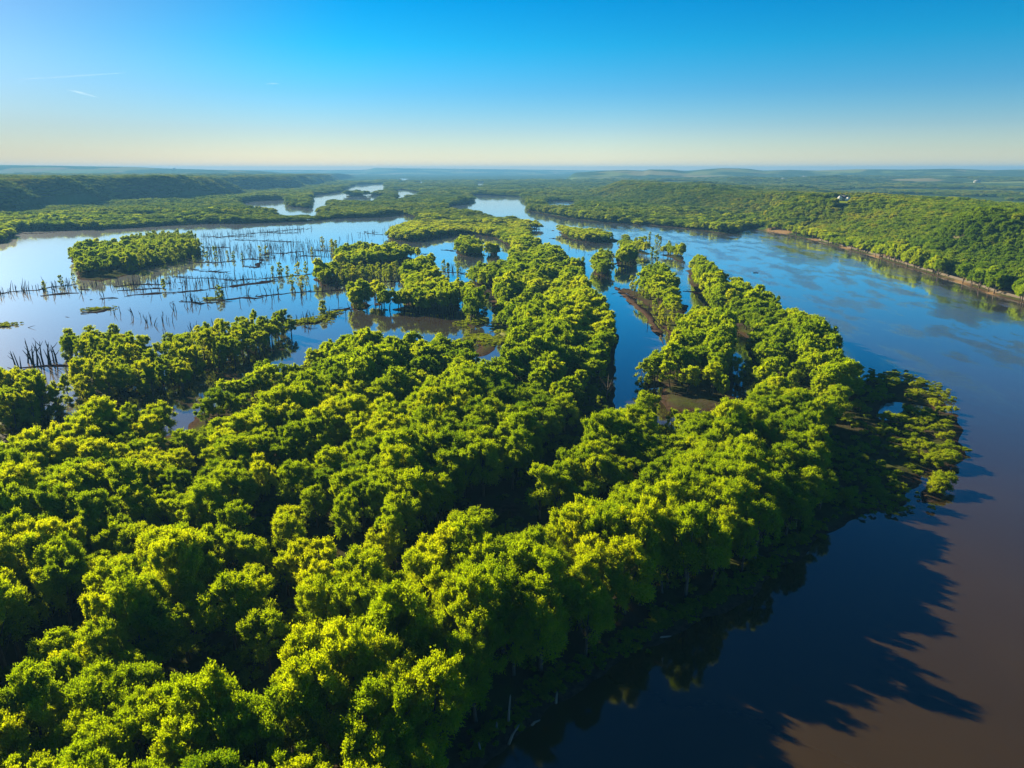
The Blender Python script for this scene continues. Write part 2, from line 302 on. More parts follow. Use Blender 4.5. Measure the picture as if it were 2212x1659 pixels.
def leafmat(name, dark, mid, light, trans=.54, nscale=.16):
    m, n, o = newmat(name)
    at = n.nodes.new("ShaderNodeAttribute"); at.attribute_type = 'INSTANCER'; at.attribute_name = 'tint'
    geo = n.nodes.new("ShaderNodeNewGeometry"); t = noise(n, nscale, 2, geo.outputs['Position'])
    t2 = noise(n, 1.3, 2, geo.outputs['Position'])
    rnd = geo.outputs['Random Per Island']
    f = math_(n, 'ADD', math_(n, 'MULTIPLY', t.outputs[0], .45), math_(n, 'MULTIPLY', at.outputs['Fac'], .5))
    f = math_(n, 'ADD', f, math_(n, 'MULTIPLY', t2.outputs[0], .25))
    f = math_(n, 'ADD', f, math_(n, 'MULTIPLY', rnd, .18)); f = math_(n, 'SUBTRACT', f, .19)
    r = ramp(n, f, [(.15, dark), (.5, mid), (.88, light)])
    d = n.nodes.new("ShaderNodeBsdfDiffuse"); tr = n.nodes.new("ShaderNodeBsdfTranslucent")
    n.links.new(r.outputs[0], d.inputs[0])
    pf = n.nodes.new("ShaderNodeAttribute"); pf.attribute_name = 'puff'; vt = n.nodes.new("ShaderNodeVectorTransform"); vt.vector_type = 'NORMAL'; vt.convert_from = 'OBJECT'; vt.convert_to = 'WORLD'; n.links.new(pf.outputs['Vector'], vt.inputs[0])
    s1 = n.nodes.new("ShaderNodeVectorMath"); s1.operation = 'SCALE'; s1.inputs['Scale'].default_value = 1.1; n.links.new(vt.outputs[0], s1.inputs[0])
    s2 = n.nodes.new("ShaderNodeVectorMath"); s2.operation = 'ADD'; n.links.new(s1.outputs[0], s2.inputs[0]); n.links.new(geo.outputs['Normal'], s2.inputs[1])
    s3 = n.nodes.new("ShaderNodeVectorMath"); s3.operation = 'NORMALIZE'; n.links.new(s2.outputs[0], s3.inputs[0]); n.links.new(s3.outputs[0], d.inputs['Normal'])
    hb = n.nodes.new("ShaderNodeHueSaturation"); hb.inputs['Hue'].default_value = .485; hb.inputs['Value'].default_value = 1.45; n.links.new(r.outputs[0], hb.inputs['Color']); n.links.new(hb.outputs[0], tr.inputs[0])
    ms = n.nodes.new("ShaderNodeMixShader"); ms.inputs[0].default_value = trans
    n.links.new(d.outputs[0], ms.inputs[1]); n.links.new(tr.outputs[0], ms.inputs[2]); n.links.new(ms.outputs[0], o.inputs[0])
    return m
M_LEAF = leafmat("maple_leaves", (.070, .165, .002), (.245, .365, .001), (.470, .520, .001))
M_WILLOW = leafmat("willow_leaves", (.075, .165, .002), (.230, .330, .002), (.420, .440, .003))
M_BLUFF = leafmat("bluff_leaves", (.050, .125, .003), (.175, .275, .004), (.385, .365, .006), nscale=.02)
M_FAR = leafmat("distant_leaves", (.030, .085, .006), (.110, .190, .008), (.250, .300, .012), trans=.34, nscale=.03)
M_BLUFFAR = leafmat("hill_leaves", (.030, .085, .006), (.125, .205, .006), (.290, .290, .009), trans=.28, nscale=.02)
M_SHRUB = leafmat("shrub_leaves", (.060, .120, .003), (.180, .270, .004), (.370, .410, .006))
M_BARK = simple("bark", (.10, .075, .055), .9, .4, 1.5)
M_PALE = simple("pale_bark", (.30, .25, .20), .9, .3, 1.5)
M_DEAD = simple("dead_wood", (.035, .026, .024), .95, .4, .8, 0)
M_MUD = simple("mud", (.022, .013, .010), .95, .5, .25, 0)
M_SAND = simple("sand", (.36, .22, .11), .95, .25, .15)
M_GRASS = simple("marsh_grass", (.16, .17, .02), .95, .4, .6)

def ground_mat():
    m, n, o = newmat("ground_cover"); p = n.nodes.new("ShaderNodeBsdfPrincipled"); p.inputs['Roughness'].default_value = .95; p.inputs['Specular IOR Level'].default_value = 0
    geo = n.nodes.new("ShaderNodeNewGeometry"); sep = n.nodes.new("ShaderNodeSeparateXYZ"); n.links.new(geo.outputs['Position'], sep.inputs[0])
    a = noise(n, .05, 6, geo.outputs['Position']); b = noise(n, .6, 4, geo.outputs['Position'])
    near = ramp(n, a.outputs[0], [(.35, (.060, .042, .028)), (.5, (.045, .045, .018)), (.65, (.06, .075, .012))])
    woods = noise(n, .012, 8, geo.outputs['Position'], .7)
    far = ramp(n, woods.outputs[0], [(.35, (.018, .040, .012)), (.5, (.036, .068, .014)), (.65, (.070, .100, .020))])
    v = n.nodes.new("ShaderNodeTexVoronoi"); v.inputs['Scale'].default_value = .0022; mp = n.nodes.new("ShaderNodeMapping"); mp.inputs['Scale'].default_value = (1, .7, 0); mp.inputs['Rotation'].default_value = (0, 0, .4)
    n.links.new(geo.outputs['Position'], mp.inputs[0]); n.links.new(mp.outputs[0], v.inputs['Vector'])
    fc = ramp(n, v.outputs['Color'], [(.2, (.13, .17, .035)), (.5, (.19, .16, .08)), (.8, (.10, .15, .03))])
    fm = noise(n, .0011, 3, geo.outputs['Position']); fmask = ramp(n, fm.outputs[0], [(.50, (0, 0, 0)), (.54, (1, 1, 1))])
    hi = math_(n, 'GREATER_THAN', sep.outputs[2], 12.0)
    fld = mixc(n, math_(n, 'MULTIPLY', fmask.outputs[0], hi), far.outputs[0], fc.outputs[0])
    df = n.nodes.new("ShaderNodeMapRange"); df.inputs['From Min'].default_value = 700; df.inputs['From Max'].default_value = 1100; n.links.new(sep.outputs[1], df.inputs[0])
    c = mixc(n, df.outputs[0], near.outputs[0], fld)
    lm = n.nodes.new("ShaderNodeAttribute"); lm.attribute_name = 'lawn'
    c = mixc(n, lm.outputs['Fac'], c, (.16, .21, .012))
    mud = n.nodes.new("ShaderNodeMapRange"); mud.inputs['From Min'].default_value = .25; mud.inputs['From Max'].default_value = .75; n.links.new(sep.outputs[2], mud.inputs[0])
    mudc = ramp(n, b.outputs[0], [(.35, (.030, .020, .013)), (.65, (.075, .048, .030))])
    c = mixc(n, mud.outputs[0], mudc.outputs[0], c)
    bd = n.nodes.new("ShaderNodeAttribute"); bd.attribute_name = 'bare'
    c = mixc(n, bd.outputs['Fac'], c, (.22, .14, .07))
    n.links.new(c, p.inputs['Base Color'])
    bp = n.nodes.new("ShaderNodeBump"); bp.inputs['Strength'].default_value = .6; bp.inputs['Distance'].default_value = .6; n.links.new(b.outputs[0], bp.inputs['Height']); n.links.new(bp.outputs[0], p.inputs['Normal'])
    n.links.new(p.outputs[0], o.inputs[0]); return m
def water_mat():
    m, n, o = newmat("river_water"); geo = n.nodes.new("ShaderNodeNewGeometry")
    mp = n.nodes.new("ShaderNodeMapping"); mp.inputs['Rotation'].default_value = (0, 0, .25); n.links.new(geo.outputs['Position'], mp.inputs[0])
    st = n.nodes.new("ShaderNodeMapping"); st.inputs['Scale'].default_value = (1.5, .5, 1); st.inputs['Rotation'].default_value = (0, 0, -.12); n.links.new(geo.outputs['Position'], st.inputs[0])
    patch = noise(n, .030, 8, st.outputs[0], .68); pm = ramp(n, patch.outputs[0], [(.47, (0, 0, 0)), (.58, (1, 1, 1))])
    sep = n.nodes.new("ShaderNodeSeparateXYZ"); n.links.new(geo.outputs['Position'], sep.inputs[0])
    ch = n.nodes.new("ShaderNodeMapRange"); ch.inputs['From Min'].default_value = 120; ch.inputs['From Max'].default_value = 210; n.links.new(sep.outputs[0], ch.inputs[0])
    yr = n.nodes.new("ShaderNodeMapRange"); yr.inputs['From Min'].default_value = 260; yr.inputs['From Max'].default_value = 420; n.links.new(sep.outputs[1], yr.inputs[0])
    msk = math_(n, 'MULTIPLY', math_(n, 'MULTIPLY', pm.outputs[0], ch.outputs[0]), yr.outputs[0])
    w1 = noise(n, 1.1, 3, mp.outputs[0]); w2 = noise(n, .12, 3, mp.outputs[0])
    hgt = math_(n, 'ADD', math_(n, 'MULTIPLY', w1.outputs[0], .10), math_(n, 'MULTIPLY', w2.outputs[0], .12))
    bp = n.nodes.new("ShaderNodeBump"); bp.inputs['Distance'].default_value = 1.0
    n.links.new(math_(n, 'ADD', math_(n, 'MULTIPLY', msk, 1.6), .05), bp.inputs['Strength']); n.links.new(hgt, bp.inputs['Height'])
    d = n.nodes.new("ShaderNodeBsdfDiffuse"); silt = noise(n, .012, 4, geo.outputs['Position'])
    sc = ramp(n, silt.outputs[0], [(.35, (.028, .0175, .0030)), (.65, (.037, .023, .0040))]); n.links.new(sc.outputs[0], d.inputs[0])
    g = n.nodes.new("ShaderNodeBsdfGlossy"); g.inputs['Color'].default_value = (.97, .98, 1, 1); n.links.new(bp.outputs[0], g.inputs['Normal'])
    n.links.new(math_(n, 'ADD', math_(n, 'MULTIPLY', msk, .12), .05), g.inputs['Roughness'])
    f = n.nodes.new("ShaderNodeFresnel"); f.inputs['IOR'].default_value = 1.33; n.links.new(bp.outputs[0], f.inputs['Normal'])
    fx = n.nodes.new("ShaderNodeMath"); fx.operation = 'MULTIPLY'; fx.use_clamp = True; n.links.new(f.outputs[0], fx.inputs[0]); fx.inputs[1].default_value = 2.1
    g2 = n.nodes.new("ShaderNodeBsdfGlossy"); g2.inputs['Roughness'].default_value = .42; gm = n.nodes.new("ShaderNodeMixShader"); gm.inputs[0].default_value = .08
    n.links.new(g.outputs[0], gm.inputs[1]); n.links.new(g2.outputs[0], gm.inputs[2])
    ms = n.nodes.new("ShaderNodeMixShader"); n.links.new(fx.outputs[0], ms.inputs[0]); n.links.new(d.outputs[0], ms.inputs[1]); n.links.new(gm.outputs[0], ms.inputs[2])
    n.links.new(ms.outputs[0], o.inputs[0]); return m

# ------------------------------------------------------------------ terrain and water sheets
def march(u, v):
    """first terrain point under the sight line through photo pixel (u, v)"""
    a, b = (u - 1106.0) / FPX, (829.5 - v) / FPX
    t = np.exp(np.linspace(math.log(300), math.log(20000), 900))
    x, y, z = a * t, (CP + b * SP) * t, CAM_H + (-SP + b * CP) * t
    h, _ = height(x, y); i = np.argmax(z < h)
    return float(x[i]), float(y[i]), float(h[i])
ys = np.concatenate([np.linspace(-900, 40, 24), np.exp(np.arange(math.log(46), math.log(22000), .0105))])
ts = np.concatenate([np.linspace(-3.2, -1.15, 30)[:-1], np.arange(-1.15, 1.15, .0042), np.linspace(1.15, 3.2, 30)])
def sheet(ys, ts, off=140):
    Y = np.repeat(ys[:, None], len(ts), 1); X = ts[None, :] * (np.maximum(Y, 0) + off)
    return X, Y
X, Y = sheet(ys, ts)
H, SD = height(X.ravel(), Y.ravel())
nr, nc = len(ys), len(ts)
idx = np.arange(nr * nc).reshape(nr, nc)
F = np.stack([idx[:-1, :-1], idx[:-1, 1:], idx[1:, 1:], idx[1:, :-1]], -1).reshape(-1, 4)
ground = add_mesh("ground", np.stack([X.ravel(), Y.ravel(), H], 1), F, [ground_mat()], True)
tag(ground, "wooded floodplain, bluffs and far farmland around the river", kind="structure")
lawn_pts = [(HP[0][0] - 14, HP[0][1] - 6, HP[0][2], 50), (HP[1][0], HP[1][1], 0, 24), (HP[2][0], HP[2][1], 0, 26)]
lawn = np.zeros(nr * nc, np.float32)
for lx, ly, lz, r in lawn_pts:
    lawn = np.maximum(lawn, 1 - sstep(r * .8, r, np.hypot((X.ravel() - lx), (Y.ravel() - ly) * .8)))
at = ground.data.attributes.new('lawn', 'FLOAT', 'POINT'); at.data.foreach_set('value', lawn.astype(np.float32))
dE = seg_dist(X.ravel(), Y.ravel(), EASTBANK[4:] + [(430, 420)], False)
inE = sdf(X.ravel(), Y.ravel(), FE_POLY, 5.0)
bare = np.where((inE > -3) & (inE < 24), 1, 0) * sstep(.50, .62, fbm(X.ravel() / 38, Y.ravel() / 38, 77, 3)) * (Y.ravel() < 1500)
at = ground.data.attributes.new('bare', 'FLOAT', 'POINT'); at.data.foreach_set('value', bare.astype(np.float32))
ws = np.concatenate([[-900, -400, 0], np.exp(np.linspace(math.log(60), math.log(22000), 60))]); tw = np.linspace(-3.2, 3.2, 65)
WX, WY = sheet(ws, tw); wi = np.arange(WX.size).reshape(WX.shape)
WF = np.stack([wi[:-1, :-1], wi[:-1, 1:], wi[1:, 1:], wi[1:, :-1]], -1).reshape(-1, 4)
water = add_mesh("water", np.stack([WX.ravel(), WY.ravel(), np.zeros(WX.size)], 1), WF, [water_mat()])
tag(water, "brown turbid river water mirroring the blue sky", kind="structure")

# ------------------------------------------------------------------ tree prototypes
PUFF = {}
def give_puff(me, V):
    p = PUFF[len(V), round(float(V[:, 0].sum()), 3)]; full = np.zeros((len(me.vertices), 3), np.float32); full[:, 2] = 1; full[:len(p)] = p
    a = me.attributes.new('puff', 'FLOAT_VECTOR', 'POINT'); a.data.foreach_set('vector', full.ravel())
def unit(v): return v / (np.linalg.norm(v, axis=-1, keepdims=True) + 1e-9)
def crown_mesh(name, mat, R=6.2, z0=4.0, z1=19.5, lobes=46, shoots=42, leaves=5, size=.42, lobe_r=1.9, seed=0, up=.8, squash=1.0, droop=.25, zmin=-.55, slim=.34):
    r = np.random.default_rng(seed)
    # lobe centres: a loose dome with an uneven outline
    n = lobes; th = r.uniform(0, 2 * np.pi, n); zz = r.uniform(zmin, 1, n)
    rad = np.sqrt(np.clip(1 - (zz * .92) ** 2, .05, 1)) * r.uniform(.62, 1.0, n)
    ecc = 1 + .18 * np.sin(th * 2 + r.uniform(0, 6)) + .12 * np.sin(th * 3 + r.uniform(0, 6))
    zc = (z0 + z1) / 2; hz = (z1 - z0) / 2 - lobe_r * .6
    cx, cy_, cz = rad * R * np.cos(th) * ecc * .86, rad * R * np.sin(th) * ecc * .86, zc + zz * hz * r.uniform(.82, 1.05, n)
    L = np.stack([cx, cy_, cz], 1)
    k = max(3, n // 6); inner = np.stack([r.normal(0, R * .22, k), r.normal(0, R * .22, k), r.uniform(zc, z1 - lobe_r * 1.4, k)], 1); L = np.concatenate([L, inner]); n = len(L)
    lr = lobe_r * r.uniform(.7, 1.25, n)
    # shoots
    LI = np.repeat(np.arange(n), shoots); m = len(LI)
    outw = unit(L[LI] - np.array([0, 0, zc - hz * .4]))
    d = unit(unit(r.normal(size=(m, 3))) + outw * .75 + np.array([0, 0, up]) * (.3 + .7 * (L[LI, 2:3] > zc)))
    d[:, 2] -= droop * (L[LI, 2] < zc)
    d = unit(d)
    base = L[LI] + d * lr[LI, None] * r.uniform(.15, .75, (m, 1)) + r.normal(0, .22, (m, 3))
    ln = lr[LI] * r.uniform(.35, .75, m)
    SI = np.repeat(np.arange(m), leaves); q = len(SI)
    t = np.tile(np.linspace(.0, 1, leaves), m) + r.uniform(-.1, .1, q)
    cpos = base[SI] + d[SI] * (ln[SI] * t)[:, None] + r.normal(0, size * .28, (q, 3))
    ax = unit(d[SI] + r.normal(0, .55, (q, 3))); sid = unit(np.cross(ax, r.normal(size=(q, 3))))
    s = size * r.uniform(.65, 1.25, q)[:, None] * (1.15 - .35 * np.clip(t, 0, 1))[:, None]
    nrm = np.cross(ax, sid)
    a = cpos - ax * s * .55; b = cpos + sid * s * slim + nrm * s * .12; c = cpos + ax * s * .8; e = cpos - sid * s * slim + nrm * s * .12
    V = np.stack([a, b, c, e], 1).reshape(-1, 3); V[:, 2] = np.maximum(V[:, 2] * squash, .3)
    Fq = np.arange(len(V)).reshape(-1, 4)
    pc = unit(.75 * unit(cpos - L[LI][SI]) + .45 * unit(cpos - np.array([0, 0, zc - hz * .5])))
    PUFF[len(V), round(float(V[:, 0].sum()), 3)] = np.repeat(pc, 4, 0)
    return V, Fq
def tube(path, rads, k=6):
    P = np.array(path, float); V = []; F_ = []
    for i, p in enumerate(P):
        t = unit((P[min(i + 1, len(P) - 1)] - P[max(i - 1, 0)])[None])[0]
        s = unit(np.cross(t, [0.3, 1, .1])[None])[0]; b = np.cross(t, s)
        for j in range(k):
            a = 2 * math.pi * j / k; V.append(p + (s * math.cos(a) + b * math.sin(a)) * rads[i])
    for i in range(len(P) - 1):
        for j in range(k): F_.append([i * k + j, i * k + (j + 1) % k, (i + 1) * k + (j + 1) % k, (i + 1) * k + j])
    F_.append(list(range(k))[::-1]); F_.append([(len(P) - 1) * k + j for j in range(k)])
    return V, F_
def join(parts):
    V, F_ = [], []
    for v, f in parts:
        o = len(V); V += list(v); F_ += [[i + o for i in q] for q in f]
    return V, F_
def trunk_geo(seed, h=12.0, r0=.42, spread=4.0, limbs=6, k=6):
    r = random.Random(seed); parts = []
    lean = (r.uniform(-.8, .8), r.uniform(-.8, .8))
    parts.append(tube([(0, 0, -1.0), (lean[0] * .1, lean[1] * .1, h * .25), (lean[0] * .5, lean[1] * .5, h * .6), (lean[0], lean[1], h * 1.15)], [r0 * 1.35, r0, r0 * .6, r0 * .15], k))
    for i in range(limbs):
        a = i * 2 * math.pi / limbs + r.uniform(-.4, .4); z = h * r.uniform(.25, .6); f = z / h
        b = np.array([lean[0] * f * .8, lean[1] * f * .8, z]); s = spread * r.uniform(.7, 1.1)
        parts.append(tube([b, b + [math.cos(a) * s * .4, math.sin(a) * s * .4, h * .2], b + [math.cos(a) * s, math.sin(a) * s, h * .55]], [r0 * .45, r0 * .28, r0 * .07], max(4, k - 1)))
    return join(parts)
PROTO = {}
protoscene = bpy.data.collections.new("prototype store")       # not linked to the scene
def proto_full(key, crown, trunk, leaf, bark):
    """crown mesh, trunk mesh and one joined mesh for the mass woods"""
    V, Fq = crown; tv, tf = trunk
    cm = add_mesh("crown", V, Fq, [leaf], link=False).data; give_puff(cm, V)
    tm = add_mesh("trunk", tv, tf, [bark], link=False).data
    PROTO.setdefault(key, []).append((cm, tm))
COLLS = {}
def proto_join(key, crown, trunk, leaf, bark):
    V, Fq = crown
    if trunk is not None:
        tv, tf = trunk; allF = Fq.tolist() + [[i + len(V) for i in f] for f in tf]; VV = np.concatenate([V, np.array(tv)])
        mi = [0] * len(Fq) + [1] * len(tf)
    else: VV, allF, mi = V, Fq, None
    if key not in COLLS: COLLS[key] = bpy.data.collections.new("mass " + key)
    o = add_mesh("mass_tree_%02d" % len(COLLS[key].objects), VV, allF, [leaf, bark], mat_idx=mi, link=False); give_puff(o.data, V); COLLS[key].objects.link(o)
NV = 6
for i in range(NV):
    R = 5.3 + .4 * (i % 3); kw = dict(R=R, z0=3.0 + .5 * (i % 2), z1=17.5 + (i % 3) * .6, lobe_r=1.5 + .12 * (i % 3), seed=100 + i)
    cr = crown_mesh("c", M_LEAF, lobes=46 + 4 * (i % 3), shoots=72, leaves=6, size=.36, up=1.15, **kw); tk = trunk_geo(i)
    proto_full('maple', cr, tk, M_LEAF, M_BARK); proto_join('maple0', cr, trunk_geo(i, k=5, limbs=4), M_LEAF, M_BARK)
    cr = crown_mesh("c", M_LEAF, lobes=44, shoots=30, leaves=4, size=.70, up=1.1, slim=.40, **kw); proto_join('maple1', cr, trunk_geo(i, k=4, limbs=2), M_LEAF, M_BARK)
    kw['lobe_r'] = 2.4
    cr = crown_mesh("c", M_LEAF, lobes=30, shoots=14, leaves=3, size=1.5, slim=.42, **kw); proto_join('maple2', cr, None, M_FAR, M_BARK)
    cr = crown_mesh("c", M_BLUFF, lobes=36, shoots=24, leaves=4, size=.75, slim=.42, R=5.2, z0=1.5, z1=14, lobe_r=1.7, seed=200 + i); proto_join('bluff1', cr, None, M_BLUFF, M_BARK)
    cr = crown_mesh("c", M_BLUFF, lobes=28, shoots=14, leaves=3, size=1.4, slim=.44, R=5.6, z0=1.0, z1=14, lobe_r=2.2, seed=220 + i); proto_join('bluff2', cr, None, M_BLUFFAR, M_BARK)
for i in range(5):      # slender flooded trees: narrow, ragged, foliage down to the water
    cr = crown_mesh("c", M_WILLOW, R=2.3 + .4 * (i % 3), z0=.2, z1=12 + i % 3, zmin=-1, lobes=26, shoots=34, leaves=5, size=.40, lobe_r=.95, seed=300 + i, up=1.1, droop=.1)
    proto_full('slender', cr, trunk_geo(50 + i, h=9, r0=.2, spread=1.4, limbs=4, k=5), M_WILLOW, M_BARK)
    proto_join('slender', cr, trunk_geo(50 + i, h=9, r0=.2, spread=1.4, limbs=3, k=4), M_WILLOW, M_BARK)
for i in range(4):      # willow shrubs on the spit
    cr = crown_mesh("c", M_SHRUB, R=3.0, z0=.2, z1=4.2, lobes=22, shoots=44, leaves=5, size=.30, lobe_r=.8, seed=400 + i, up=1.3, droop=-.3)
    proto_full('shrub', cr, trunk_geo(80 + i, h=2.6, r0=.12, spread=1.6, limbs=5, k=4), M_SHRUB, M_BARK)
    proto_join('shrub', cr, None, M_SHRUB, M_BARK)

# ------------------------------------------------------------------ scattering a mass (one object, geometry nodes)
def mass(name, pts, scl, rot, idx_, tint, key, label, kind='stuff'):
    n = len(pts); me = bpy.data.meshes.new(name); me.vertices.add(n); me.vertices.foreach_set('co', np.asarray(pts, np.float32).ravel())
    for nm, ty, arr in (('scl', 'FLOAT_VECTOR', scl), ('rot', 'FLOAT_VECTOR', rot), ('idx', 'INT', idx_), ('tint', 'FLOAT', tint)):
        a = me.attributes.new(nm, ty, 'POINT'); a.data.foreach_set('vector' if ty == 'FLOAT_VECTOR' else 'value', np.asarray(arr).astype(np.int32 if ty == 'INT' else np.float32).ravel())
    me.update(); o = bpy.data.objects.new(name, me); C.objects.link(o); tag(o, label, kind=kind)
    g = bpy.data.node_groups.new(name, 'GeometryNodeTree'); g.interface.new_socket('Geometry', in_out='INPUT', socket_type='NodeSocketGeometry'); g.interface.new_socket('Geometry', in_out='OUTPUT', socket_type='NodeSocketGeometry')
    N = g.nodes; gi, go = N.new('NodeGroupInput'), N.new('NodeGroupOutput'); mp = N.new('GeometryNodeMeshToPoints'); ip = N.new('GeometryNodeInstanceOnPoints'); ci = N.new('GeometryNodeCollectionInfo')
    ci.inputs['Collection'].default_value = COLLS[key]; ci.inputs['Separate Children'].default_value = True; ci.inputs['Reset Children'].default_value = True
    def na(nm, ty):
        x = N.new('GeometryNodeInputNamedAttribute'); x.data_type = ty; x.inputs['Name'].default_value = nm; return x.outputs[0]
    ln = g.links.new; ln(gi.outputs[0], mp.inputs[0]); ln(mp.outputs[0], ip.inputs['Points']); ln(ci.outputs[0], ip.inputs['Instance']); ip.inputs['Pick Instance'].default_value = True
    ln(na('idx', 'INT'), ip.inputs['Instance Index']); ln(na('rot', 'FLOAT_VECTOR'), ip.inputs['Rotation']); ln(na('scl', 'FLOAT_VECTOR'), ip.inputs['Scale']); ln(ip.outputs[0], go.inputs[0])
    md = o.modifiers.new('scatter', 'NODES'); md.node_group = g
    return o
def arrays(n, smin=.85, smax=1.2, zmin=.85, zmax=1.15, k=6, tilt=.05):
    s = RNG.uniform(smin, smax, n); z = RNG.uniform(zmin, zmax, n)
    return (np.stack([s, s * RNG.uniform(.9, 1.1, n), s * z], 1), np.stack([RNG.normal(0, tilt, n), RNG.normal(0, tilt, n), RNG.uniform(0, 6.28, n)], 1), RNG.integers(0, k, n))

# ------------------------------------------------------------------ where the woods stand
def hexgrid(x0, x1, y0, y1, s, j=.32):
    ny = int((y1 - y0) / (s * .87)) + 1; nx = int((x1 - x0) / s) + 1
    a, b = np.meshgrid(np.arange(nx), np.arange(ny)); x = x0 + (a + .5 * (b % 2)) * s; y = y0 + b * s * .87
    return (x + RNG.uniform(-j, j, x.shape) * s).ravel(), (y + RNG.uniform(-j, j, y.shape) * s).ravel()
# dark swales between the tree rows of the near woods: (polyline, half width), traced at mid-crown height
def PLZ(r, z, *pts):
    ox, oy, k = SC[r]; return [G(ox + p[0] * k, oy + p[1] * k, z) for p in pts]
SW = [(PLZ(0, 2, (1300, 850), (1270, 920), (1235, 985), (1180, 1040), (1130, 1090), (1085, 1125), (1100, 1165), (1115, 1215)), 7.5),
      (PLZ(0, 2, (1300, 850), (1330, 830)), 7), (PLZ(0, 2, (1350, 930), (1420, 935), (1480, 900)), 6), (PLZ(0, 2, (1380, 850), (1480, 862), (1590, 880)), 5),
      (PLZ(8, 6, (30, 500), (150, 520), (240, 525)), 4), (PLZ(8, 6, (600, 560), (900, 590), (1080, 560), (1150, 470), (1280, 430), (1350, 330)), 5), (PLZ(8, 6, (1580, 230), (1640, 160), (1700, 140)), 4.5),
      (PLZ(8, 6, (420, 980), (520, 880), (640, 850), (740, 870)), 5), (PLZ(8, 4, (1620, 500), (1600, 620), (1540, 700), (1650, 690)), 5.5), (PLZ(8, 6, (1720, 620), (1850, 560), (1930, 470)), 4),
      (PLZ(8, 5, (1330, 1010), (1400, 920), (1420, 860)), 5), (PLZ(8, 5, (940, 1290), (1040, 1270), (1120, 1170), (1250, 1060)), 4.5), (PLZ(8, 4, (1210, 1500), (1250, 1380), (1420, 1300), (1470, 1220), (1600, 1140)), 5),
      (PLZ(8, 5, (40, 1250), (130, 1150), (260, 1080)), 4.5), (PLZ(8, 4, (-60, 1600), (20, 1500), (60, 1380)), 5), (PLZ(8, 4, (700, 1560), (820, 1500), (1000, 1490)), 4),
      (PLZ(7, 5, (560, 760), (660, 730), (720, 670)), 5), (PLZ(7, 4, (0, 860), (80, 860), (180, 720), (300, 640), (330, 560)), 4.5), (PLZ(7, 3, (600, 330), (560, 460), (480, 420), (400, 520)), 3),
      (PLZ(0, 5, (380, 905), (440, 940), (500, 950)), 4), (PLZ(0, 5, (820, 900), (900, 960), (900, 1010)), 3.5), (PLZ(0, 5, (560, 1040), (640, 1040)), 4)]
def swale(x, y):
    m = np.zeros(x.shape, bool)
    for pl, hw in SW: m |= seg_dist(x, y, pl, False) < hw * 1.08 + .5
    return m
SPIT = PG(6, (1120, 1500), (1180, 1560), (1400, 1530), (1580, 1500), (1620, 1440), (1700, 1335), (1800, 1312), (1885, 1275), (1895, 1190), (1845, 1130), (1862, 1065), (1845, 1000), (1750, 960), (1640, 850), (1530, 830), (1400, 810), (1300, 820), (1290, 900), (1240, 1060), (1150, 1150), (1060, 1230), (1090, 1350))
SHORE = PG(0, (1040, 1659), (1070, 1630), (1200, 1520), (1400, 1400), (1500, 1345), (1620, 1290), (1740, 1190), (1800, 1150))
def rows(x, y):
    a = np.degrees(np.arctan2(y - 60, x + 95)); r = np.hypot(y - 60, x + 95); m = sstep(190, 260, y)
    return fbm(a / 8.5, r / 90, 163, 2) * (1 - m) + fbm((x - .25 * y) / 20 + 40, y / 110, 161, 3) * m
trees = []      # near individual candidates (x, y, z, key)
# near woods + other islands on a 7.6 m lattice
NEARP = {}
for nm, sp, inset in [('near', 7.0, 2.0), ('center', 7.0, 3.0), ('isleA', 7.0, -1), ('isleB', 8, 1.5), ('isleC', 6, 0), ('isleE', 7.6, 1), ('slim', 7.8, 1), ('eastA', 7.2, 4), ('lag1', 7.5, 1), ('lag2', 6.5, 0), ('lag3', 6.0, -1), ('lag4', 6.5, 0), ('lag5', 6, -1), ('point', 7, 1), ('clear1', 9.5, 2)]:
    P = np.array(LAND[nm]); gx, gy = hexgrid(P[:, 0].min(), P[:, 0].max(), P[:, 1].min(), P[:, 1].max(), sp)
    ok = sdf(gx, gy, LAND[nm], 60) > inset; gx, gy = gx[ok], gy[ok]
    _, s = height(gx, gy); ok = s > (0.5 if inset > 0 else -2)
    if nm == 'near':
        ok &= ~inside(gx, gy, SPIT) & (seg_dist(gx, gy, SHORE, False) > 6.5)
        ok &= ~inside(gx, gy, PG(5, (985, 695), (1145, 695), (1150, 800), (1010, 885), (985, 885)))
        for W in PONDS: ok &= sdf(gx, gy, W, 60) < -3.0
    if nm == 'clear1': ok &= RNG.random(len(gx)) > .5
    if nm == 'slim': ok &= RNG.random(len(gx)) > .15 + .75 * sstep(-500, -425, gx)
    gx, gy = gx[ok], gy[ok]
    ok = ~swale(gx, gy)
    if nm in ('near', 'center', 'eastA'): ok &= (rows(gx, gy) > .36) | (RNG.random(len(gx)) < .18) | (seg_dist(gx, gy, SHORE, False) < 26)
    gx, gy = gx[ok], gy[ok]
    if nm == 'eastA': # open mud bank on its lagoon side
        bank = seg_dist(gx, gy, PG(6, (20, 335), (130, 410), (225, 490), (262, 570), (290, 640)), False) < 13; gx, gy = gx[~bank], gy[~bank]
    if nm == 'point': gx, gy = gx[::3], gy[::3]
    NEARP[nm] = (gx, gy)
AX = np.concatenate([p[0] for p in NEARP.values()]); AY = np.concatenate([p[1] for p in NEARP.values()])
AZ, _ = height(AX, AY); AZ = np.maximum(AZ, 0)
ascl, arot, aidx = arrays(len(AX), .68, 1.24, .88, 1.10)
